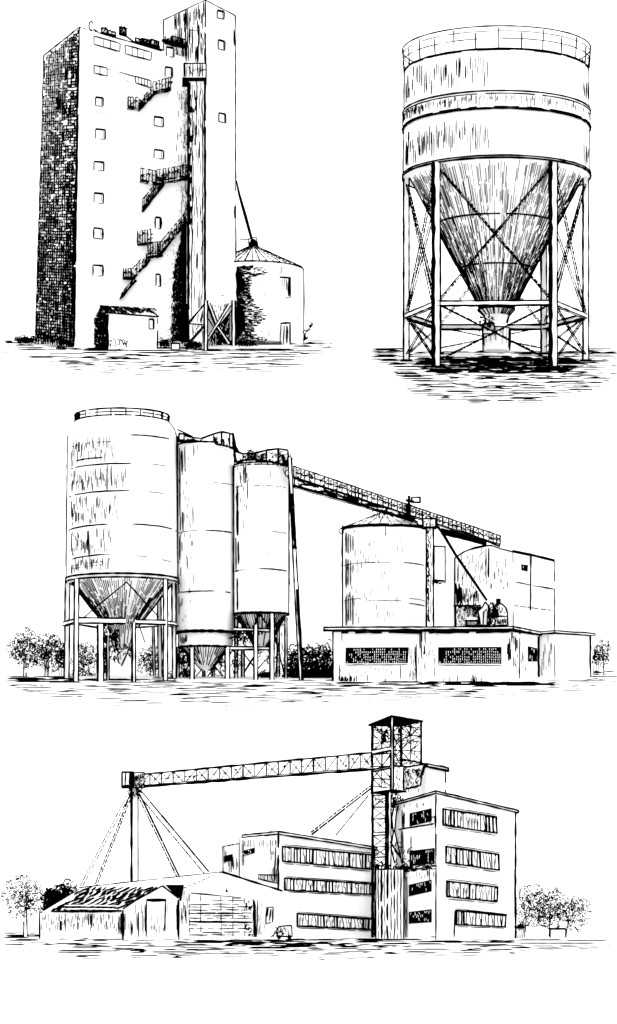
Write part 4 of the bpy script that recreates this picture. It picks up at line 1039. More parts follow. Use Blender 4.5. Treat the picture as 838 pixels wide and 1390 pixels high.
Gb = thing('panel_building', 'tall plain panelled block at the right with one tiny dark hatch', 'building', S.g(720, 180))
T = [P(696, 749, 178), P(721, 754, 180), P(753, 762, 196)]; Bt = [V((p.x, p.y, S.g(720, 180).z - .2)) for p in T]
def deco(m, SL, SR):
    m.ribbon(SR, [(752, 800), (752, 816)], .2, WHITE)
    m.ribbon(SL, [(700, 790), (721, 794.5)], 1.2); m.dashrib(SL, [(698, 822), (720, 824.5)], 1.3, 8, 3)
    m.ribbon(SR, [(723, 795), (742, 797)], .9); m.ribbon(SR, [(733, 796), (752, 799.5)], 1.5); m.dashrib(SR, [(722, 825), (753, 829)], 1.4, 7, 2.5)
    m.ribbon(SL, [(696.5, 750), (696.5, 763)], 1.3); m.ribbon(SL, [(697, 830), (697, 850)], .9); m.ribbon(SL, [(686.6, 758), (686.6, 770)], 1)
block(Gb, T, Bt, 'wall', lines=(0, 0, 1.3), top_w=0, extra=deco)
m = MB(); m.rod(P(721, 754, 179), P(720.5, 828, 179), 1.7); m.build('corner_joint', Gb)
m = MB(); Lr = [T[0], T[1], T[2], T[2] + T[0] - T[1]]; up = V((0, 0, 1.8 * s)); m.hexa(Lr, [p + up for p in Lr])
for k in range(4): m.rod(Lr[k], Lr[(k + 1) % 4], 1.5); m.rod(Lr[k] + up, Lr[(k + 1) % 4] + up, 1.6 if k < 2 else 1)
m.build('roof', Gb)
SLg = Plane(T[0], T[1], Bt[0]); window(Gb, SLg, [(707.5, 766), (717, 767), (716.5, 776), (708, 774)], 'dark', 'hatch')
# ---- machines on the roof
mc = thing('dust_blower', 'rounded blower machine with a dark box on top, on the flat roof', 'machine', P(675, 852, 70))
m = MB(); c, r = circ(676, 830, 72, 13)
pts = [(660 + k * 2.3, 0) for k in range(1)]
sh_ = [(672, 822), (676, 818.5), (682, 820), (687, 825), (689, 832), (689.5, 849), (672, 849)]
a = [P(x, y, 64) for x, y in sh_]; b = [P(x, y, 84) for x, y in sh_]; m.hexa(a, b)
for k in range(len(a)): m.rod(a[k], a[(k + 1) % len(a)], 1.8); m.rod(a[k], b[k], 1)
PL = Plane(a[0], a[1], a[4]); m.ribbon(PL, [(671, 836), (689, 837)], 1.6); m.streaks(PL, 673, 688, 838, 849, 13, 4, 9, 1.3); m.streaks(PL, 675, 686, 824, 834, 7, 2, 5, 1.6)
m.build('casing', mc, MS)
m = MB(); a, b = boxb(673.5, 680, 812.5, 820, 60, 68); m.hexa(a, b, INK); scrib(m, 665, 678, 817, 834, 60, 60, 6, 2.4); m.build('motor', mc)
m = MB(); scrib(m, 662, 672, 834, 850, 64, 26, 7, 2.2, vert=.9); m.build('base', mc)
cy = thing('hopper_stand', 'narrow arched stand with dark slot just under the end of the black spout pipe', 'machine', P(658, 852, 70))
m = MB(); sh_ = [(652, 849), (651, 838), (649, 830), (655, 824), (659, 817), (663, 822), (664, 834), (665, 849)]; a = [P(x, y, 66) for x, y in sh_]; b = [P(x, y, 76) for x, y in sh_]; m.hexa(a, b)
for k in range(len(a)): m.rod(a[k], a[(k + 1) % len(a)], 1.6)
for x in (656, 661.5): m.rod(P(x, 848, 64), P(x + .8, 830, 64), 1.5)
m.rod(P(657, 830, 64), P(661, 827, 64), 1.4); m.build('frame', cy, MS)
pn = thing('pump_set', 'cluster of dark round pumps at the left end of the roof machinery', 'machine', P(635, 852, 80))
m = MB(); a, b = boxb(619, 652, 822, 851, 86, 100); m.hexa(a, b); edges(m, a, b, 1.6); PL = Plane(a[0], a[1], b[0])
scrib(m, 620, 652, 819, 826, 82, 44, 5, 2.2, vert=0); scrib(m, 620, 632, 826, 850, 82, 36, 5, 1.3); scrib(m, 640, 652, 826, 848, 82, 36, 6, 2.6); scrib(m, 633, 640, 826, 836, 82, 10, 5, 1.4)
m.build('frame', pn, MS)
m = MB(); c, r = circ(641, 845, 76, 8.5); zz = lambda py: zat(641, py, 76); m.revolve(c.x, c.y, [(r, zz(850)), (r, zz(842)), (r * .8, zz(838.5)), (r * .3, zz(838))], 1, n=24); RV = Rev(c.x, c.y, zz(850), r, zz(842), r); m.ring(RV, zz(843), 2.2); m.ring(RV, zz(850), 2)
for k in range(30): a = 2 * math.pi * k / 30; m.tube([RV.at(a, zz(850), .02), RV.at(a, zz(R.uniform(843, 847)), .02)], .05, n=4)
m.build('drum', pn, MS)
# ---- low building
lb = thing('low_building', 'long low flat-roofed building with two wide dark grilles along its front', 'building', S.g(573, 0))
T = [P(452, 857, 4), P(694, 857, -6), P(732, 862, 118)]; Bt = [V((p.x, p.y, S.g(600, -6).z - .3)) for p in T]
def deco(m, SL, SR):
    for x, y0, y1, w_ in ((464, 858, 871, 1.1), (461, 902, 924, 1), (460.5, 918, 924, 2), (543.5, 903, 921, 1), (565, 874, 925, 1.4), (563.5, 878, 904, 1), (567, 857, 862, 1), (572, 858, 871, 3.2), (572, 870, 893, 1.3), (576, 876, 888, 2.4), (577, 858, 874, 1.2), (590, 906, 918, 1), (593.5, 857, 862, 1), (570, 860, 880, 1), (499, 916, 924, 1.2), (523, 921, 925, 1.8)): m.ribbon(SL, [(x, y0), (x + .4, y1)], w_)
    m.streaks(SL, 556, 566, 876, 924, 14, 3, 12, 1.0); m.streaks(SL, 568, 592, 866, 922, 18, 3, 10, .9); m.streaks(SL, 460, 535, 904, 924, 16, 2, 7, .9)
    for _ in range(26): x = R.uniform(463, 484); m.ribbon(SL, [(x, R.uniform(916, 922)), (x + R.uniform(-1.5, 1.5), 925)], R.uniform(1, 2.2))
    for _ in range(10): x = R.uniform(600, 660); m.ribbon(SL, [(x, R.uniform(915, 922)), (x + R.uniform(-1, 1), 926)], R.uniform(1, 1.4))
    m.ribbon(SL, [(692, 858), (692, 924)], .1, WHITE)
    m.streaks(SL, 689, 694, 858, 898, 4, 12, 30, 1.6); m.streaks(SR, 695, 704, 858, 886, 6, 8, 22, 1.2)
    m.streaks(SR, 697, 714, 880, 920, 9, 4, 14, .9); m.ribbon(SR, [(706, 866), (706, 921)], 1); m.ribbon(SR, [(731, 864), (731.5, 922)], 1.6); m.patch(SR, [(705, 858), (707.5, 858), (707, 861), (705, 861)])
_, SLl, SRl, bk, _x = block(lb, T, Bt, 'wall', lines=(2.2, 0, 1.6), top_w=1.2, extra=deco)
slab(lb, [P(440, 851.5, -2), P(697, 850.5, -10), P(735, 858, 120), P(470, 852, 128)], 4.2, 'roof', 1.7, dark=True)
m = MB(); m.rod(P(455, 858.5, -1), P(692, 858, -9), 2.2, .5, gap=.1); m.build('gutter', lb)
window(lb, SLl, [(469.5, 879), (555, 878.5), (554, 900), (469, 900.5)], 'grille', 'grille_window')
window(lb, SLl, [(595, 878.5), (681, 878), (681, 901), (595, 900.5)], 'grille', 'grille_window')
window(lb, SRl, [(717, 877), (729.5, 880), (729.5, 898), (717, 898)], 'dark', 'window')
an = thing('annex', 'plain white annex with thin flat roof at the right end of the low building', 'building', S.g(770, 105))
T = [P(731, 861, 122), P(753, 860, 112), P(802, 863, 130)]; Bt = [V((p.x, p.y, S.g(760, 105).z - .3)) for p in T]
def deco(m, SL, SR):
    m.ribbon(SR, [(753.5, 876), (753.5, 922)], 1); m.streaks(SL, 735, 750, 862, 918, 12, 5, 16, .9); m.ribbon(SR, [(801, 864), (802, 880), (801, 895), (802.5, 921)], 1.8)
block(an, T, Bt, 'wall', lines=(1.2, 0, 1.6), top_w=1, extra=deco)
slab(an, [P(732, 857.5, 118), P(753, 856, 108), P(808, 860, 126), P(790, 858, 150)], 2.8, 'roof', 1.3)
# ---- trees and hedge
Gt = 'small trees left of the silo row'
tree(S3, (35, 881, 150), (23, 25), 290, 'leftmost rounded pale tree beside the silo row', 918, tx=34, group=Gt, trunk_w=3.4, arcs=14, size=3.6, wid=1.5)
tree(S3, (69, 885, 160), (24, 25), 330, 'rounded pale tree second from the left, touching the widest silo legs', 918, tx=63, group=Gt, trunk_w=4.5, arcs=16, size=3.6, wid=1.5, multi=1)
tree(S3, (116, 893, 165), (18, 21), 230, 'small leafy tree seen between the left pair of silo legs', 918, tx=112, group=Gt, trunk_w=2, arcs=10)
tree(S3, (206, 897, 165), (21, 22), 270, 'small leafy tree seen between the right pair of silo legs', 918, tx=204, group=Gt, trunk_w=2, arcs=10)
Gh = 'shrubs in the silo yard'
bush(S3, (85, 893, 168), (9, 20), 120, 'dark upright shrub right behind the outermost silo leg', 3.6, 1.8, Gh, name='shrub')
bush(S3, (112, 914, 160), (24, 7), 80, 'low scribbly shrub under the small tree at the left silo legs', 3, 1.4, Gh, name='shrub', arcs=6)
bush(S3, (140, 893, 140), (8, 26), 170, 'tall dark shrub beneath the streak-shaded silo cone', 4, 2, Gh, name='shrub')
bush(S3, (246, 914, 120), (20, 6), 90, 'low dark shrub under the skirted silo', 3.4, 1.7, Gh, name='shrub')
bush(S3, (362, 917, 100), (14, 6), 150, 'low dark shrub under the rightmost open-legged silo', 4, 2, Gh, name='shrub')
hd = thing('hedge', 'dense black leafy hedge between the leaning mast and the low building', 'hedge', S.g(420, 120))
m = MB()
for cx_, w_, h_ in ((400, 12, 22), (414, 12, 26), (428, 12, 22), (443, 11, 26)): leaves(m, (cx_, 902 - h_ * .25, 120), (w_, h_), 190, 4.2, 2.0, .85, S3, arcs=3)
for k in range(12): x = 388 + k * 5.6; m.tube([S.g(x, 118) - V((0, 0, .1)), P(x + R.uniform(-3, 3), 900, 118)], 1.0 * s)
for _ in range(560): x = R.uniform(386, 452); y = 921 - abs(R.gauss(0, 7)); m.tube([P(x, y, 112), P(x + R.uniform(-4, 4), y - R.uniform(1, 5), 112)], R.uniform(.7, 1.6) * s, n=4)
m.build('foliage', hd)
tree(S3, (818, 886, 190), (12, 20), 170, 'lone little tree at the far right of the white annex', 915, tx=820, trunk_w=1.8, arcs=14, size=2.4, wid=1.2, multi=1)
bush(S3, (809, 890, 186), (6, 14), 60, 'narrow dark shrub hugging the annex corner', 3.4, 1.6, Gh, name='shrub', arcs=4)
m = MB(); rows = []
for y, x0, x1, L, G, t in ((919, 10, 100, 40, 6, 1.3), (922, 5, 175, 60, 8, 1.6), (924, 15, 110, 50, 6, 2.2), (923, 140, 205, 40, 3, 1.5), (921, 205, 240, 24, 3, 2), (920, 390, 455, 40, 3, 2.4), (927, 140, 455, 34, 14, 1.4), (927, 452, 735, 60, 5, 1.7), (928.5, 600, 740, 60, 4, 2.6), (929.5, 640, 760, 40, 6, 2.2), (925, 740, 800, 40, 4, 1.2), (913, 802, 835, 16, 3, 2), (918, 800, 838, 20, 3, 1.6), (923, 790, 838, 24, 5, 1.5), (931, 5, 60, 30, 12, 1.2),
        (931, 100, 600, 34, 16, 1.4), (935, 20, 620, 32, 20, 1.4), (939, 30, 640, 32, 24, 1.5), (932, 740, 835, 14, 16, 1.4), (937, 620, 800, 24, 28, 1.4), (943, 60, 700, 30, 30, 1.5), (947, 100, 560, 30, 34, 1.3), (951, 130, 480, 30, 44, 1.4), (955, 150, 360, 22, 46, 1.3), (945, 640, 690, 30, 20, 1.3), (958, 300, 345, 8, 20, 1)):
    rows.append((y, x0, x1, L, G, t))
gstrokes(m, S3, 298, 356, rows)
tag(m.build('turf'), 'dark dashes of low turf along the front of the silo row', 'turf', kind='stuff')
# ================================================================== 4. mill with lattice tower, bottom
P = S4.P; s = S4.s; S = S4
def gb(px, dep, k=.25): return S.g(px, dep) - V((0, 0, k))
def drop(T, z): return [V((p.x, p.y, z)) for p in T]
# ---- four storey mill
ml = thing('mill_building', 'four-storey flat-roofed mill with window strips, right of the lattice tower', 'building', S.g(592, 20))
T = [P(537, 1093, 78), P(592, 1077, 8), P(700, 1103, 70)]; Bt = [gb(592, 8)] * 3; Bt = drop(T, Bt[0].z)
def deco(m, SL, SR):
    m.ribbon(SL, [(591, 1080), (591, 1150)], .8); m.rod(P(699.5, 1180, 69.5), P(699, 1240, 69.5), 2)
    for x, y0, y1 in ((545, 1126, 1160), (547, 1128, 1175), (558, 1135, 1150), (583, 1178, 1195), (550, 1180, 1272), (552.5, 1190, 1272), (566, 1090, 1097), (580, 1178, 1190), (575, 1090, 1094)): m.ribbon(SL, [(x, y0), (x, y1)], 1.1)
    m.ribbon(SL, [(541, 1126), (590, 1118)], 1.8); m.ribbon(SL, [(546, 1100), (546, 1124)], 1.2); m.ribbon(SL, [(548.5, 1103), (548, 1124)], 1.6)
    m.streaks(SL, 540, 590, 1180, 1194, 12, 2, 7, .9); m.dashrib(SL, [(572, 1126), (590, 1123)], 1, 1.5, 2.5); m.streaks(SL, 545, 590, 1090, 1096, 6, 2, 5, .9)
    m.ribbon(SR, [(618, 1236), (617, 1272)], 1.6); m.ribbon(SR, [(618, 1235), (689, 1241.5)], 1.2)
    m.ribbon(SL, [(593, 1272), (585, 1271)], 1.4)
    for _ in range(46): x = R.uniform(546, 588); y = 1180 - (x - 546) * .12 + R.gauss(0, 2.2); m.ribbon(SL, [(x, y), (x + R.uniform(3, 9), y - R.uniform(0, 2))], R.uniform(1, 2.4))
    for _ in range(30): x = R.uniform(546, 560); y = R.uniform(1150, 1178); m.ribbon(SL, [(x, y), (x + R.uniform(-3, 4), y + R.uniform(-4, 4))], R.uniform(.9, 1.8))
    for _ in range(12): x = R.uniform(583, 591); y = R.uniform(1100, 1118); m.ribbon(SL, [(x, y), (x + R.uniform(-3, 3), y + R.uniform(1, 5))], R.uniform(1, 1.8))
_, SL, SR, bk, _x = block(ml, T, Bt, 'wall', lines=(0, 1.5, 2.2), top_w=0, extra=deco)
slab(ml, [P(531, 1091, 80), P(592, 1073.5, 2), P(704, 1100, 70), bk + V((0, 0, 1.5 * s))], 3.2, 'roof', 1.8)
for q in ([(602, 1098), (674, 1109), (675, 1131), (602, 1120)], [(606, 1149), (677, 1160), (678, 1181), (606, 1171)], [(607, 1196), (676, 1204), (675, 1224), (607, 1217)], [(620, 1236), (687, 1243), (686, 1258), (620, 1255)]):
    window(ml, SR, q, 'bars', 'strip_window')
for q in ([(556, 1104), (586, 1097), (586, 1115), (556, 1122)], [(556, 1155), (590, 1151), (590, 1172), (556, 1176)], [(555, 1201), (586, 1194), (586, 1210), (555, 1217)], [(555, 1238), (586, 1234), (586, 1252), (555, 1254)]):
    window(ml, SL, q, 'dark', 'strip_window')
rb = thing('rooftop_block', 'small plain roof house with thin slab on top of the four-storey mill', 'roof house', P(590, 1078, 85))
T = [P(574, 1046, 126), P(579, 1040, 110), P(605, 1045, 120)]; Bt = drop(T, P(590, 1081, 115).z)
T[0] = P(562, 1044, 150)
block(rb, T, Bt, 'wall', lines=(0, 0, 1.6), top_w=0)
slab(rb, [P(566, 1039, 150), P(580, 1036.5, 106), P(609, 1042.5, 118), P(600, 1040, 160)], 4, 'roof', 1.8, dark=True)
# ---- three storey office
of = thing('office_building', 'three-storey flat-roofed block with long window strips, left of the lattice tower', 'building', S.g(377, 50))
T = [P(325, 1138, 132), P(378, 1133, 50), P(509, 1154, 125)]; Bt = drop(T, gb(400, 50).z)
def deco(m, SL, SR):
    m.streaks(SL, 328, 376, 1140, 1150, 12, 4, 14, 1); m.streaks(SL, 366, 377, 1140, 1196, 16, 4, 18, 1.1); m.ribbon(SL, [(330, 1140), (330, 1175)], 1)
    m.ribbon(SL, [(374, 1150), (373, 1196)], 1.2)
    m.ribbon(SR, [(510, 1154), (509, 1272)], .1, WHITE); m.ribbon(SR, [(506, 1156), (506, 1274)], 1.0)
    m.ribbon(SL, [(350, 1187), (377, 1188)], 1.2); m.ribbon(SL, [(350, 1193), (377, 1199)], 1.6)
    for k in range(9): x = 351 + k * 3; m.ribbon(SL, [(x, 1187), (x + R.uniform(-1, 1), 1194 + k * .6)], R.uniform(.8, 1.6))
_, SL, SR, bk, _x = block(of, T, Bt, 'wall', lines=(1.2, 2.0, 1.8), top_w=0, extra=deco)
slab(of, [P(329, 1133.5, 134), P(378, 1128.5, 46), P(512, 1150, 124), bk + V((0, 0, 2 * s))], 3.6, 'roof', 1.8)
for q in ([(384, 1149), (505, 1160.5), (505, 1180), (384, 1169)], [(387, 1192), (508, 1200), (508, 1214.5), (387, 1208)], [(404, 1240), (508, 1248), (508, 1262), (404, 1257)]):
    window(of, SR, q, 'bars', 'strip_window')
window(of, SL, [(322, 1157), (346, 1150.5), (346, 1158), (322, 1165)], 'dark', 'window')
T = [P(303, 1149, 128), P(325, 1143, 124), P(330, 1143, 134)]; T = [P(303, 1149, 140), P(325, 1145, 118), P(340, 1146, 140)]; Bt = drop(T, gb(310, 118).z)
m = MB(); m.hexa([Bt[0], Bt[1], Bt[2]], [T[0], T[1], T[2]]); m.rod(Bt[0], T[0], 1.8); m.dash(T[0], T[1], 1.5, 8, 2); m.rod(Bt[1], T[1], 1)
SX = Plane(T[0], T[1], Bt[0]); m.streaks(SX, 305, 323, 1150, 1182, 10, 6, 22, 1); m.patch(SX, [(304, 1162), (316, 1159), (316, 1168), (304, 1171)]); m.ribbon(SX, [(311, 1171), (311, 1184)], 1.2); m.ribbon(SX, [(314, 1160), (314, 1184)], 1)
m.build('stair_bay', of)
# ---- workshop with wide gable
wk = thing('workshop', 'wide white gabled workshop with a big slatted roller door and one slim window', 'workshop', S.g(320, 10))
fz = gb(320, 10).z
pr = [(243, 1209, 30), (302, 1184.5, 30), (384, 1209, 30), (400, 1214, 30)]
Fr = [P(*p) for p in pr]; f0 = V((Fr[0].x, Fr[0].y, fz)); f1 = V((Fr[-1].x, Fr[-1].y, fz)); dpt = V((0, 4.0, 0))
m = MB(); poly = [f0] + Fr + [f1]; m.hexa(poly, [p + dpt for p in poly]); PW = Plane(f0, f1, Fr[1])
m.ribbon(PW, [(345, 1222), (346, 1272)], 3.4, wob=.5); m.ribbon(PW, [(350, 1222), (349, 1272)], 1.1); m.streaks(PW, 350, 355, 1224, 1272, 10, 4, 12, .9)
m.patch(PW, [(306, 1211), (308, 1205), (310, 1211)]); m.streaks(PW, 246, 255, 1210, 1270, 10, 5, 20, .9); m.ribbon(PW, [(259, 1212), (345, 1221)], 1.4)
m.dashrib(PW, [(246, 1208), (296, 1187)], .9, 3, 3); m.streaks(PW, 354, 362, 1235, 1265, 3, 4, 10, .8)
m.build('wall', wk)
m = MB()   # roof: right slope and long left slope running back
apx = P(302, 1183.5, 26); L0 = P(242, 1208.5, 26); R0 = P(384, 1209.5, 26)
back = P(108, 1205, 170); back2 = P(98, 1213, 170)
m.hexa([L0 - V((0, 0, .25)), apx - V((0, 0, .25)), back - V((0, 0, .25)), back2 - V((0, 0, .25))], [L0, apx, back, back2])
m.dash(L0, apx, 1.1, 4, 3); m.rod(apx, back, 1.5, gap=.08)
rb_ = R0 + V((0, 4, 0)); ab_ = apx + V((0, 4, 0)); m.hexa([apx - V((0, 0, .2)), R0 - V((0, 0, .2)), rb_ - V((0, 0, .2)), ab_ - V((0, 0, .2))], [apx, R0, rb_, ab_]); m.rod(apx, R0, 2.4, .4)
m.build('roof', wk)
m = MB(); q = [(257, 1213.5), (343, 1220), (343, 1272), (257, 1272)]; m.patch(PW, q, WHITE, .06)
for x in (257, 272.5, 300, 316, 332): m.dashrib(PW, [(x, 1214), (x, 1272)], 1.3, 9, 4, off_ if False else .09) if False else m.dashrib(PW, [(x, 1214 + (x - 257) * .07), (x + .5, 1271)], 1.3, 9, 4, .09)
y = 1219
while y < 1270:
    x = 257
    while x < 342:
        L = R.uniform(5, 34); 
        if R.random() < .72: m.ribbon(PW, [(x, y + R.uniform(-.5, .5)), (min(x + L, 342), y + R.uniform(-.4, .8))], R.uniform(.9, 1.5), off=.09)
        x += L + R.uniform(1, 6)
    y += R.uniform(3.4, 5)
m.ribbon(PW, [(257, 1251), (343, 1252)], 2, off=.1); m.ribbon(PW, [(258, 1240), (330, 1240)], 1.2, off=.1)
for _ in range(30): x = R.uniform(333, 343); y = R.choice([R.uniform(1222, 1232), R.uniform(1254, 1271)]); m.ribbon(PW, [(x, y), (x + R.uniform(-3, 3), y + R.uniform(1, 5))], R.uniform(1, 2.2), off=.1)
m.build('roller_door', wk)
m = MB(); m.patch(PW, [(362, 1232), (371, 1231), (370.5, 1252), (361, 1254)], WHITE, .06)
for a_, b_, w_ in (((362, 1232), (371, 1231), 1.6), ((362, 1232), (361, 1254), 1.5), ((371, 1231), (370, 1252), 1.6), ((361, 1254), (368, 1252), 1.4), ((363.5, 1233), (362.8, 1244), 3.2), ((368, 1234), (366, 1250), 1.8)): m.ribbon(PW, [a_, b_], w_, off=.09)
m.build('window', wk)
# ---- gabled shed and long low wall building
gs = thing('gabled_shed', 'narrow gabled shed front with a tall plain door and dark roof slopes', 'shed', S.g(205, 5))
pr = [(167, 1236, 2), (186, 1223, 2), (221, 1204, 2), (243, 1221, 2)]; Fr = [P(*p) for p in pr]; fz = gb(205, 2).z
f0 = V((Fr[0].x, Fr[0].y, fz)); f1 = V((Fr[-1].x, Fr[-1].y, fz)); poly = [f0] + Fr + [f1]
m = MB(); m.hexa(poly, [p + V((0, 5, 0)) for p in poly]); PG = Plane(f0, f1, Fr[2])
for x, y0, y1, w_ in ((168, 1240, 1271, 1.5), (170, 1236, 1262, 1), (178, 1250, 1270, 1.4), (180, 1254, 1268, 1), (186, 1240, 1262, 1), (188, 1238, 1272, 1.3), (194, 1236, 1268, .9), (197, 1228, 1264, 1.1), (184, 1228, 1240, .9), (242, 1222, 1272, 2.2), (174, 1252, 1262, .9), (192, 1228, 1240, .9), (228, 1228, 1238, .8), (240, 1228, 1262, 1)): m.ribbon(PG, [(x, y0), (x + .3, y1)], w_)
m.rod(f1, Fr[-1], 1.8); m.rod(f0, Fr[0], 2); m.build('wall', gs)
m = MB(); q = [(200, 1222), (225, 1222), (225, 1273), (199, 1273)]; m.patch(PG, q, WHITE, .05); m.ribbon(PG, [(199, 1221.5), (226, 1222)], 3, off=.08, wob=.5); m.ribbon(PG, [(199.5, 1222), (198.5, 1272)], 1.4, off=.08); m.ribbon(PG, [(225, 1222), (224, 1264)], 1.5, off=.08)
m.streaks(PG, 205, 224, 1240, 1272, 14, 3, 12, .9, off=.08); m.build('door', gs)
m = MB(); up = V((0, 0, .12)); bo = V((0, -.25, 0))
for i, j, w_ in ((0, 1, 1.6), (1, 2, 1.8), (2, 3, 1.8)):
    a_, b_ = Fr[i] + up + bo, Fr[j] + up + bo; m.hexa([a_ - up, b_ - up, b_ - up + V((0, 5.5, 0)), a_ - up + V((0, 5.5, 0))], [a_, b_, b_ + V((0, 5.5, 0)), a_ + V((0, 5.5, 0))]); m.rod(a_, b_, w_)
m.build('roof', gs)
lw = thing('long_shed', 'long low shed with pale wall, slim window and steep dark scribbled roof, at the left', 'shed', S.g(110, 50))
T = [P(54, 1238, 44), P(167, 1236, 5)]; fz = gb(110, 5).z; bq = drop(T, fz); dv = V((1.5, 3.2, 0))
m = MB(); m.hexa([bq[0], bq[1], bq[1] + dv, bq[0] + dv], [T[0], T[1], T[1] + dv, T[0] + dv]); PL = Plane(bq[0], bq[1], T[0])
m.rod(bq[0], T[0], 1.8); m.rod(T[0], T[1], 1.6, gap=.15); m.rod(bq[1], T[1], 2)
m.streaks(PL, 56, 164, 1240, 1264, 60, 3, 12, 1.0)
for x, y0, y1, w_ in ((83, 1250, 1263, 3.4), (89, 1240, 1264, 1.1), (106, 1252, 1262, 1.8), (79, 1252, 1262, 1.2), (100, 1254, 1262, 1.2), (98, 1247, 1254, 1), (165, 1238, 1268, 2), (162, 1244, 1268, 1.4), (145, 1250, 1262, 1.1)): m.ribbon(PL, [(x, y0), (x - .5, y1)], w_)
m.build('wall', lw)
m = MB(); A_ = P(58, 1238, 38); B2 = P(170, 1237.5, 1); D_ = P(110, 1206.5, 76); n_ = (B2 - A_).cross(D_ - A_).normalized()
C_ = Plane(A_, B2, D_).pt(221, 1202, 0)
lo = [p - V((0, 0, .15)) for p in (A_, B2, C_, D_)]; m.hexa(lo, [A_, B2, C_, D_])
RP = Plane(A_, B2, D_)
def inside(x, y): # roof outline in the picture
    t = (1237.5 - y) / 33; return 0 <= t <= 1 and 64 + t * 48 < x < 166 + t * 52
def hat(n, wl, ww, ll, mat=INK, off=.06):
    for _ in range(n):
        y = R.uniform(1203, 1237); t = (1237.5 - y) / 33; x = R.uniform(66 + t * 44, 164 + t * 48)
        L = R.uniform(*ll); x2, y2 = x + L, y - L * R.uniform(.15, .5)
        if inside(x2, y2): m.ribbon(RP, [(x, y), (x + L * .5, (y + y2) / 2 - 1), (x2, y2)], R.uniform(*ww), mat, off)
y = 1204
while y < 1238:
    x = 60 + R.uniform(0, 6); fy = (1237.5 - y) / 33
    while x < 222:
        L = R.uniform(5, 15); d_ = .8 + .6 * math.sin(x * .09 + y * .2)
        if inside(x, y) and inside(x + L, y - 1) and R.random() < .93: m.ribbon(RP, [(x, y + 1.5), (x + L * .5, y - .5), (x + L, y - 3)], R.uniform(1.0, 1.9) + .5 * d_, off=.06)
        x += L * .8 + R.uniform(0, 3)
    y += 2.9
for y in (1229, 1233.5): m.ribbon(RP, [(88, y), (130, y), (160, y + .8)], 1.3, WHITE, off=.1)
m.ribbon(RP, [(70, 1237), (165, 1237)], 2.4); m.ribbon(RP, [(88, 1231), (160, 1232)], 1.2, off=.12); m.build('roof', lw)
m = MB(); m.patch(PL, [(119.5, 1239), (125, 1239), (125, 1259), (120, 1256)], WHITE, .06)
for a_, b_, w_ in (((119.5, 1239), (125, 1239), 1.4), ((120, 1239), (120.5, 1256), 1.4), ((125, 1239), (124.5, 1259), 1.6), ((122.8, 1241), (122.8, 1255), 1.6)): m.ribbon(PL, [a_, b_], w_, off=.09)
m.build('window', lw)
m = MB()
Q = [P(224, 1201, 12), P(250, 1201, 18), P(246, 1224, 12)]
m.hexa([Q[0] + V((0, .3, 0)), Q[1] + V((0, .3, 0)), Q[2] + V((0, .3, 0))], Q, INK); m.build('roof_valley', gs)
# ---- small cart
ct = thing('cart', 'small boxy cart parked between the slim window and the block of window strips', 'cart', S.g(385, -8))
m = MB(); sh_ = [(376, 1271), (376, 1262), (379, 1257.5), (396, 1256), (397, 1271)]
a = [P(x, y, -14) for x, y in sh_]; b = [P(x, y, 4) for x, y in sh_]; m.hexa(a, b)
for k in range(5): m.rod(a[k], a[(k + 1) % 5], 1.5)
PLc = Plane(a[0], a[4], a[2])
for _ in range(30): x, y = R.uniform(376, 389), R.uniform(1260, 1270); m.ribbon(PLc, [(x, y), (x + R.uniform(-3, 3), y + R.uniform(-3, 3))], R.uniform(.9, 2.2))
m.ribbon(PLc, [(391, 1262), (392, 1270), (395, 1266)], 1.3)
m.build('body', ct)
for x in (379, 393):
    m = MB(); c = P(x, 1272, -15); rr2 = 3 * s
    ri = [c + V((rr2 * math.cos(k * .5236), 0, rr2 * math.sin(k * .5236))) for k in range(12)]; m.hexa(ri, [p + V((0, 1.2 * s, 0)) for p in ri], INK); m.build('wheel', ct)
m = MB(); 
for pts in ([(371, 1272), (373, 1265), (377, 1262)], [(372, 1268), (376, 1266)], [(368, 1272), (371, 1269)]): m.tube([P(x, y, -14) for x, y in pts], .8 * s)
m.build('tow_bar', ct)
# ---- lattice tower
lt = thing('lattice_tower', 'dark open steel lattice tower with capped top rising above the mill roofs', 'tower', S.g(525, 85))
N = (532.5, 78); Lc = (505.5, 112); Rc = (572, 112); Bc = (545, 146)
def col(c, y0, y1, w_, d=None, line=1.6, wl=None):
    m = MB(); p, q = P(c[0], y0, c[1]), P(c[0], y1, c[1]); q = V((p.x, p.y, q.z)); m.beam(p, q, w_, w_, line, wl=wl); m.build('post', lt, MS)
col(N, 972, 1074, 3.6, line=2); col(Lc, 984, 1077, 1.4, line=2); col(Rc, 978, 1038, 1.4, line=1.3); col(Bc, 980, 1040, 1.4, line=1.2)
m = MB(); up = V((0, 0, 3 * s)); cp = [P(500, 983, 112), P(532.5, 970, 70), P(575, 977, 112), P(545, 984, 150)]; m.hexa([p - up for p in cp], cp, INK)
m.rod(cp[1] + V((0, -.02, 0)), cp[2] + V((0, -.02, 0)), 1.2, mat=WHITE); m.build('roof', lt)
def ed(c0, c1, t): return (c0[0] + (c1[0] - c0[0]) * t, c0[1] + (c1[1] - c0[1]) * t)
def yr(c, y):   # rows fall away from the near corner
    return y + abs(c[0] - N[0]) * (.30 if c[0] < N[0] else .14) * (1045 - y) / 75
def mem(ca, ya, cb, yb, w_=1.6): m.rod(P(ca[0], yr(ca, ya), ca[1]), P(cb[0], yr(cb, yb), cb[1]), w_ * .68, .4, step=5)
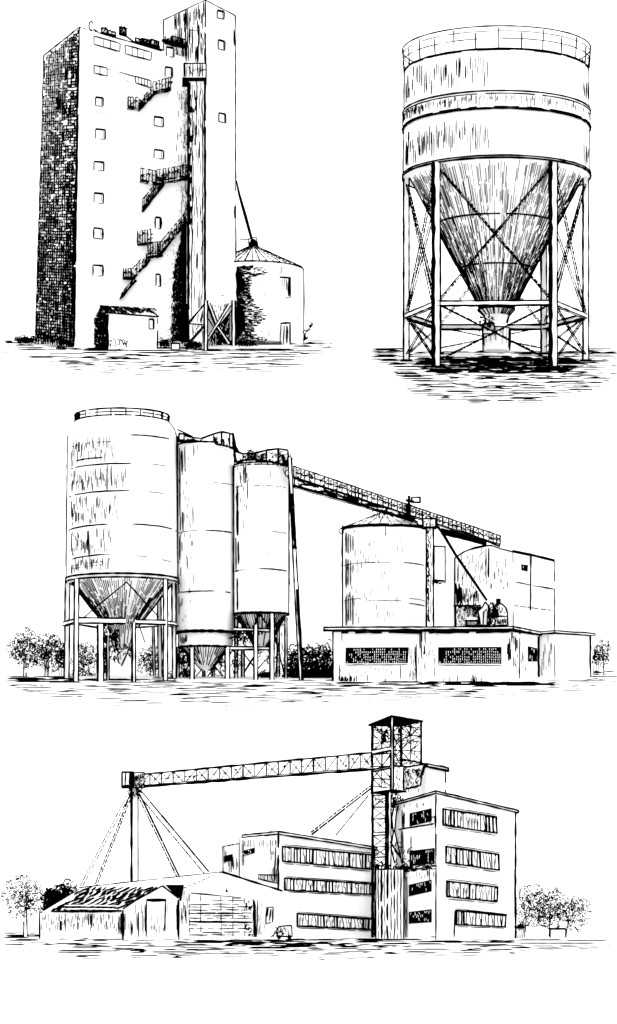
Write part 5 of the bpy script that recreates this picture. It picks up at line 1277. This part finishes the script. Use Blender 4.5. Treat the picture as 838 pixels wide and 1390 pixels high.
for side, c0, c1, ys, cols in (('a', Lc, N, (976, 990, 1006, 1018, 1022, 1040, 1043, 1058, 1070), (0, .48, 1)), ('b', N, Rc, (974, 984, 996, 1004, 1018, 1032, 1040), (0, .28, .62, 1)), ('c', Bc, Rc, (978, 996, 1018, 1036), (0, .5, 1)), ('d', Lc, Bc, (978, 996, 1018, 1040), (0, .35, .7, 1))):
    m = MB()
    for y in ys: mem(c0, y, c1, y, R.uniform(1.4, 2.6) if side in 'ab' else 1.1)
    for t in cols[1:-1]:
        c = ed(c0, c1, t); mem(c, ys[0], c, ys[-1], 2.0 if side in 'ab' else 1)
    for i in range(len(ys) - 1):
        for j in range(len(cols) - 1):
            if ys[i + 1] - ys[i] < 6: continue
            ca, cb = ed(c0, c1, cols[j]), ed(c0, c1, cols[j + 1]); t = R.random()
            if t < .6: mem(ca, ys[i], cb, ys[i + 1], R.uniform(1, 1.9))
            if t > .5: mem(cb, ys[i], ca, ys[i + 1], R.uniform(1, 1.9))
    m.build('bracing', lt, MS)
m = MB(); scrib(m, 506, 530, 984, 992, 86, 14, 6, 2.2, vert=0); m.build('machinery', lt, MS)
m = MB(); scrib(m, 535, 552, 976, 1000, 84, 22, 8, 1.8, vert=.2); m.build('machinery', lt, MS)
m = MB(); scrib(m, 536, 548, 1000, 1036, 84, 24, 7, 1.8); m.build('machinery', lt, MS)
m = MB(); scrib(m, 548, 568, 984, 1022, 90, 18, 8, 1.6, vert=.2); m.build('machinery', lt, MS)
m = MB(); scrib(m, 520, 530, 985, 1020, 90, 10, 7, 1.8, vert=.8); m.build('machinery', lt, MS)
m = MB(); scrib(m, 516, 530, 1050, 1064, 90, 12, 6, 1.5); m.build('machinery', lt, MS)
m = MB(); m.rod(P(522, 994, 92), P(522, 1008, 92), 2.6); m.rod(P(527, 994, 92), P(527, 1008, 92), 1.2); m.rod(P(521, 994, 92), P(528, 994, 92), 1.4); m.build('cage_door', lt)
for y, w_ in ((1018, 5), (1043, 2.6)):
    m = MB(); m.beam(P(506, y + 3, 110), P(532, y - 2, 76), w_, 4, 1.8); m.build('floor_beam', lt, MS)
m = MB(); pl_ = [P(503, 1075, 114), P(532, 1071, 70), P(552, 1073, 100), P(520, 1076, 150)]; m.hexa([p - V((0, 0, 2.8 * s)) for p in pl_], pl_, INK); m.build('deck', lt)
m = MB(); m.rod(P(545, 1030, 80), P(578, 1037, 96), 2); sh_ = [(548, 1042), (577, 1037), (573, 1052), (571, 1066), (548, 1072)]
a = [P(x, y, 90) for x, y in sh_]; b = [P(x, y, 104) for x, y in sh_]; m.hexa(a, b)
for k in range(5): m.rod(a[k], a[(k + 1) % 5], 2)
scrib(m, 550, 572, 1042, 1052, 87, 26, 6, 2.2); scrib(m, 548, 570, 1054, 1072, 87, 26, 7, 1.6, vert=.8); m.rod(P(577, 1037, 87), P(573, 1052, 87), 3); m.build('hopper', lt, MS)
m = MB(); scrib(m, 534, 548, 1040, 1084, 80, 18, 8, 1.6, vert=.6); m.build('ducting', lt); m = MB(); scrib(m, 533, 545, 1074, 1086, 76, 22, 5, 2); m.build('ducting', lt)
# shaft below
for c, w_, ln, wl in (((506, 100), 1.4, 1.6, 1.8), ((529, 66), 4, 1.3, 2.2), ((524, 120), 1.2, 1.4, None)):
    m = MB(); p = P(c[0], 1076, c[1]); q = gb(c[0], c[1]); m.beam(p, V((p.x, p.y, q.z)), w_, w_, ln, wl=wl); m.build('leg', lt, MS)
m = MB()
ys = [1080, 1096, 1112, 1130, 1134, 1150, 1164, 1178]
for i in range(len(ys) - 1):
    a0, a1, b0, b1 = P(506, ys[i], 99), P(506, ys[i + 1], 99), P(527, ys[i] - 1, 68), P(527, ys[i + 1] - 1, 68)
    m.rod(a0, b0, 1.4)
    if ys[i + 1] - ys[i] > 8: m.rod(a0, b1, 1.0, .4, step=5); m.rod(a1, b0, 1.0, .4, step=5)
scrib(m, 507, 526, 1078, 1088, 80, 14, 6, 1.8); scrib(m, 507, 525, 1150, 1180, 80, 14, 6, 1.4)
m.build('bracing', lt, MS)
m = MB()
for pts, w_ in (([(536, 1090), (532, 1110), (534, 1130), (531, 1150), (536, 1172)], 2), ([(541, 1093), (538, 1106), (536, 1128), (541, 1150), (546, 1172)], 1.8), ([(530, 1142), (536, 1152), (544, 1164)], 2.2), ([(535, 1082), (534, 1096)], 2.4)):
    m.tube([P(x, y, 64) for x, y in pts], [w_ * .5 * s * K] * len(pts))
scrib(m, 531, 548, 1140, 1176, 62, 16, 8, 1.8, vert=.4); scrib(m, 532, 542, 1080, 1100, 64, 16, 6, 1.6)
m.build('pipe', lt)
m = MB(); scrib(m, 510, 556, 1172, 1182, 56, 56, 9, 2.6, vert=0); scrib(m, 546, 592, 1156, 1176, -2, 40, 8, 1.8, vert=.1) if False else None; m.build('gantry', lt)
cb = thing('ribbed_enclosure', 'tall ribbed casing standing at the foot of the lattice tower', 'enclosure', S.g(530, 50))
m = MB(); a, b = boxb(510.5, 548, 1180, 1276, 52, 66, P); m.hexa(a, b); edges(m, a, b, 1.3); PE = Plane(a[0], a[1], b[0])
for x, w_ in ((514, 1.1), (518, 2.1), (522.5, 1.0), (526.5, 2.1), (531, 1.0), (535.5, 1.7), (540, 1.1), (544.5, 1.2)):
    y = 1180
    while y < 1272:
        L = R.uniform(14, 60); m.ribbon(PE, [(x + R.uniform(-.6, .6), y), (x + R.uniform(-.6, .6), min(1274, y + L))], w_ * R.uniform(.8, 1.2), wob=.5); y += L + R.uniform(0, 7)
m.build('panel', cb)
# ---- truss conveyor, head, pole, cables
tr = thing('truss_conveyor', 'long open truss conveyor from the tall pole to the lattice tower', 'conveyor', P(350, 1045, 90))
ta, tb, ba, bb2 = P(188, 1051.5, 152), P(506, 1021.5, 108), P(188, 1068, 152), P(506, 1044, 108); dd = V((0, 9 * s, 0))
for p, q, w_ in ((ta, tb, 2.3), (ba, bb2, 2.8), (ta + dd, tb + dd, 1.2), (ba + dd, bb2 + dd, 1.4)):
    m = MB(); m.rod(p, q, w_, .35); m.build('chord', tr, MS)
m = MB(); m.beam(P(190, 1067, 154), P(506, 1042.5, 110), 1.6, 6, .8); m.build('belt', tr, MS)
m = MB()
n = 20
for k in range(n + 1):
    t = k / n; a0, b0 = ta.lerp(tb, t), ba.lerp(bb2, t); m.rod(a0, b0, 1.3 if k % 3 else 1.9); m.rod(a0 + dd, b0 + dd, .8)
    if k < n:
        a1, b1 = ta.lerp(tb, t + 1 / n), ba.lerp(bb2, t + 1 / n)
        if k % 2: m.dash(a0, b1, 1.4, 5, 1.5)
        else: m.dash(b0, a1, 1.2, 4, 2)
        m.rod(b0, a1, .8, .3)
        if k < 9 or R.random() < .5: m.dash(a0.lerp(b0, .5), a1.lerp(b1, .5), 1, 3, 3); m.dash(a0, b1, 1, 3, 3)
        if R.random() < .5: p_ = a0.lerp(b1, R.uniform(.3, .7)); m.rod(p_, p_ + V((R.uniform(-.2, .2), 0, R.uniform(.1, .35))), 2)
m.build('web', tr, MS)
hd_ = thing('drive_housing', 'boxy drive head on top of the tall guyed pole', 'machine', P(182, 1070, 150))
m = MB(); a, b = boxb(166, 181, 1048, 1069, 142, 156, P); m.hexa(a, b); edges(m, a, b, 1.8); PH = Plane(a[0], a[1], b[0]); m.ribbon(PH, [(171, 1049), (170, 1066)], 1.8); m.ribbon(PH, [(178, 1047), (178, 1069)], 4, wob=.6); m.ribbon(PH, [(166, 1067), (181, 1068)], 3); m.build('housing', hd_)
m = MB(); a, b = boxb(182, 196, 1048.5, 1069, 144, 156, P); m.hexa(a, b); edges(m, a, b, 1.3); scrib(m, 182, 196, 1050, 1066, 140, 44, 5, 2); m.rod(P(188, 1069, 142), P(189.5, 1076, 142), 1.8); m.rod(P(193, 1069, 142), P(190, 1076, 142), 1.2); m.build('drive', hd_)
gp = thing('guyed_pole', 'tall round pole holding up the left end of the truss conveyor', 'pole', S.g(182.5, 150))
m = MB(); p = P(183, 1070, 150); q = S.g(183, 150) - V((0, 0, .2)); q = V((p.x, p.y, q.z)); rp_ = 4.4 * s
ri = lambda c, r_: [c + V((r_ * math.cos(k * .3927), r_ * math.sin(k * .3927), 0)) for k in range(16)]
m.hexa(ri(q, rp_), ri(p, rp_)); m.rod(q + V((-rp_ * .85, -rp_ * .4, 0)), p + V((-rp_ * .85, -rp_ * .4, 0)), 3.6, .3); m.rod(q + V((rp_, 0, 0)), p + V((rp_, 0, 0)), 1.7, .3); m.build('shaft', gp, MS)
m = MB(); scrib(m, 175, 190, 1068, 1078, 144, 26, 5, 2.4); m.build('collar', gp)
def cable(p, q, label, w_=1.5, st='dash', both=True, gap=1.0):
    m = MB(); d = (q - p); o = V((-d.z, 0, d.x)).normalized() * gap * s
    if st == 'dash': m.dash(p + o, q + o, w_, 5, 1.6); m.dash(p - o, q - o, w_, 7, 1.4)
    else: m.dash(p + o, q + o, w_ * 1.25, 26, 1.5); m.dash(p - o, q - o, w_ * .9, 5, 1.4)
    tag(m.build('guy_cable', mat=MS), label, 'cable', 'guy cables')
cable(P(177.5, 1074, 150), P(109, 1206, 166), 'outermost left guy cable of the tall pole', 1.1, gap=1.6)
cable(P(178.5, 1078, 150), P(130, 1202.5, 152), 'inner left guy cable of the tall pole', 1.6, gap=1.3)
cable(P(188, 1078, 150), P(242, 1190, 70), 'inner right guy cable of the tall pole', 1.8, 'solid', gap=1.6)
cable(P(189, 1075, 150), P(281, 1185, 42), 'outermost right guy cable of the tall pole', 1.6, 'solid', gap=3.2)
cable(P(504, 1068, 100), P(422, 1132, 110), 'doubled dashed cable from the lattice tower to the office roof', 1.8, 'solid', gap=1.6)
cable(P(500, 1080, 104), P(456, 1134, 112), 'short thin dashed cable beside the doubled one at the lattice tower', 1.2, gap=.01)
# ---- trees
Gm = 'trees around the mill'
tree(S4, (34, 1219, 130), (28, 29), 330, 'big airy pale tree at the far left of the mill', 1266, tx=35, group=Gm, trunk_w=5, arcs=16, size=3.2, wid=1.5, limbs=4)
tree(S4, (722, 1230, 130), (23, 31), 360, 'tallest airy tree right of the mill, nearest its corner', 1276, tx=709, group=Gm, trunk_w=5, arcs=14, size=2.6, wid=1.4, limbs=3)
tree(S4, (748, 1233, 150), (22, 30), 340, 'middle airy tree of the three right of the mill', 1276, tx=746, group=Gm, trunk_w=2.4, arcs=16, size=2.8, wid=1.5)
tree(S4, (780, 1238, 140), (22, 25), 300, 'rightmost rounded tree with clear outline right of the mill', 1276, tx=768, group=Gm, trunk_w=1.8, arcs=10, size=2.6, wid=1.4)
bs = MB(); leaves(bs, (74, 1222, 150), (20, 19), 330, 5, 2.4, .8, S4, arcs=6); leaves(bs, (92, 1213, 150), (18, 16), 260, 4.5, 2.1, .8, S4, arcs=8); leaves(bs, (82, 1229, 150), (26, 9), 260, 5, 2.6, .8, S4)
for k in range(5): bs.tube([S.g(66 + k * 8, 150), P(66 + k * 8, 1225, 150)], .8 * s)
tag(bs.build('bush'), 'dense black bush behind the left end of the long low shed', 'bush')
pb = thing('planter', 'low white planter box beneath the middle and right airy trees', 'planter', S.g(757, 100))
m = MB(); a, b = boxb(747, 768, 1261, 1277, 96, 110, P); m.hexa(a, b); edges(m, a, b, 1.5); m.build('box', pb)
bush(S4, (706, 1258, 60), (7, 4), 60, 'small scribbly bush at the right corner of the mill', 3, 1.5, name='bush')
m = MB(); rows = []
for y, x0, x1, L, G, t in ((1266, 3, 50, 30, 4, 1.2), (1269, 10, 110, 60, 4, 1.7), (1271, 5, 40, 24, 6, 2), (1274, 120, 260, 60, 6, 1.6), (1274.5, 260, 400, 70, 4, 1.6), (1275, 385, 520, 60, 4, 1.5), (1277, 480, 700, 70, 6, 1.6), (1277.5, 700, 826, 90, 2, 1.3), (1279, 230, 460, 60, 8, 1.7), (1275, 5, 200, 24, 16, 1.5), (1281, 5, 230, 26, 18, 1.4), (1282, 300, 560, 34, 10, 1.7), (1280, 560, 700, 50, 6, 2), (1284, 90, 540, 40, 12, 1.4), (1284, 640, 830, 22, 12, 1.3), (1288, 150, 520, 36, 16, 1.5), (1288, 620, 800, 24, 22, 1.3), (1291, 70, 200, 50, 12, 2), (1291.5, 200, 420, 40, 16, 1.3), (1290, 540, 700, 40, 14, 1.5), (1294, 430, 700, 24, 22, 1.5), (1295, 220, 380, 34, 16, 1.3), (1298, 100, 260, 40, 24, 1.4), (1300, 430, 520, 18, 20, 1.2)):
    rows.append((y, x0, x1, L, G, t))
gstrokes(m, S4, 236, 283, rows)
tag(m.build('turf'), 'dark dashes of low turf along the front of the mill', 'turf', kind='stuff')
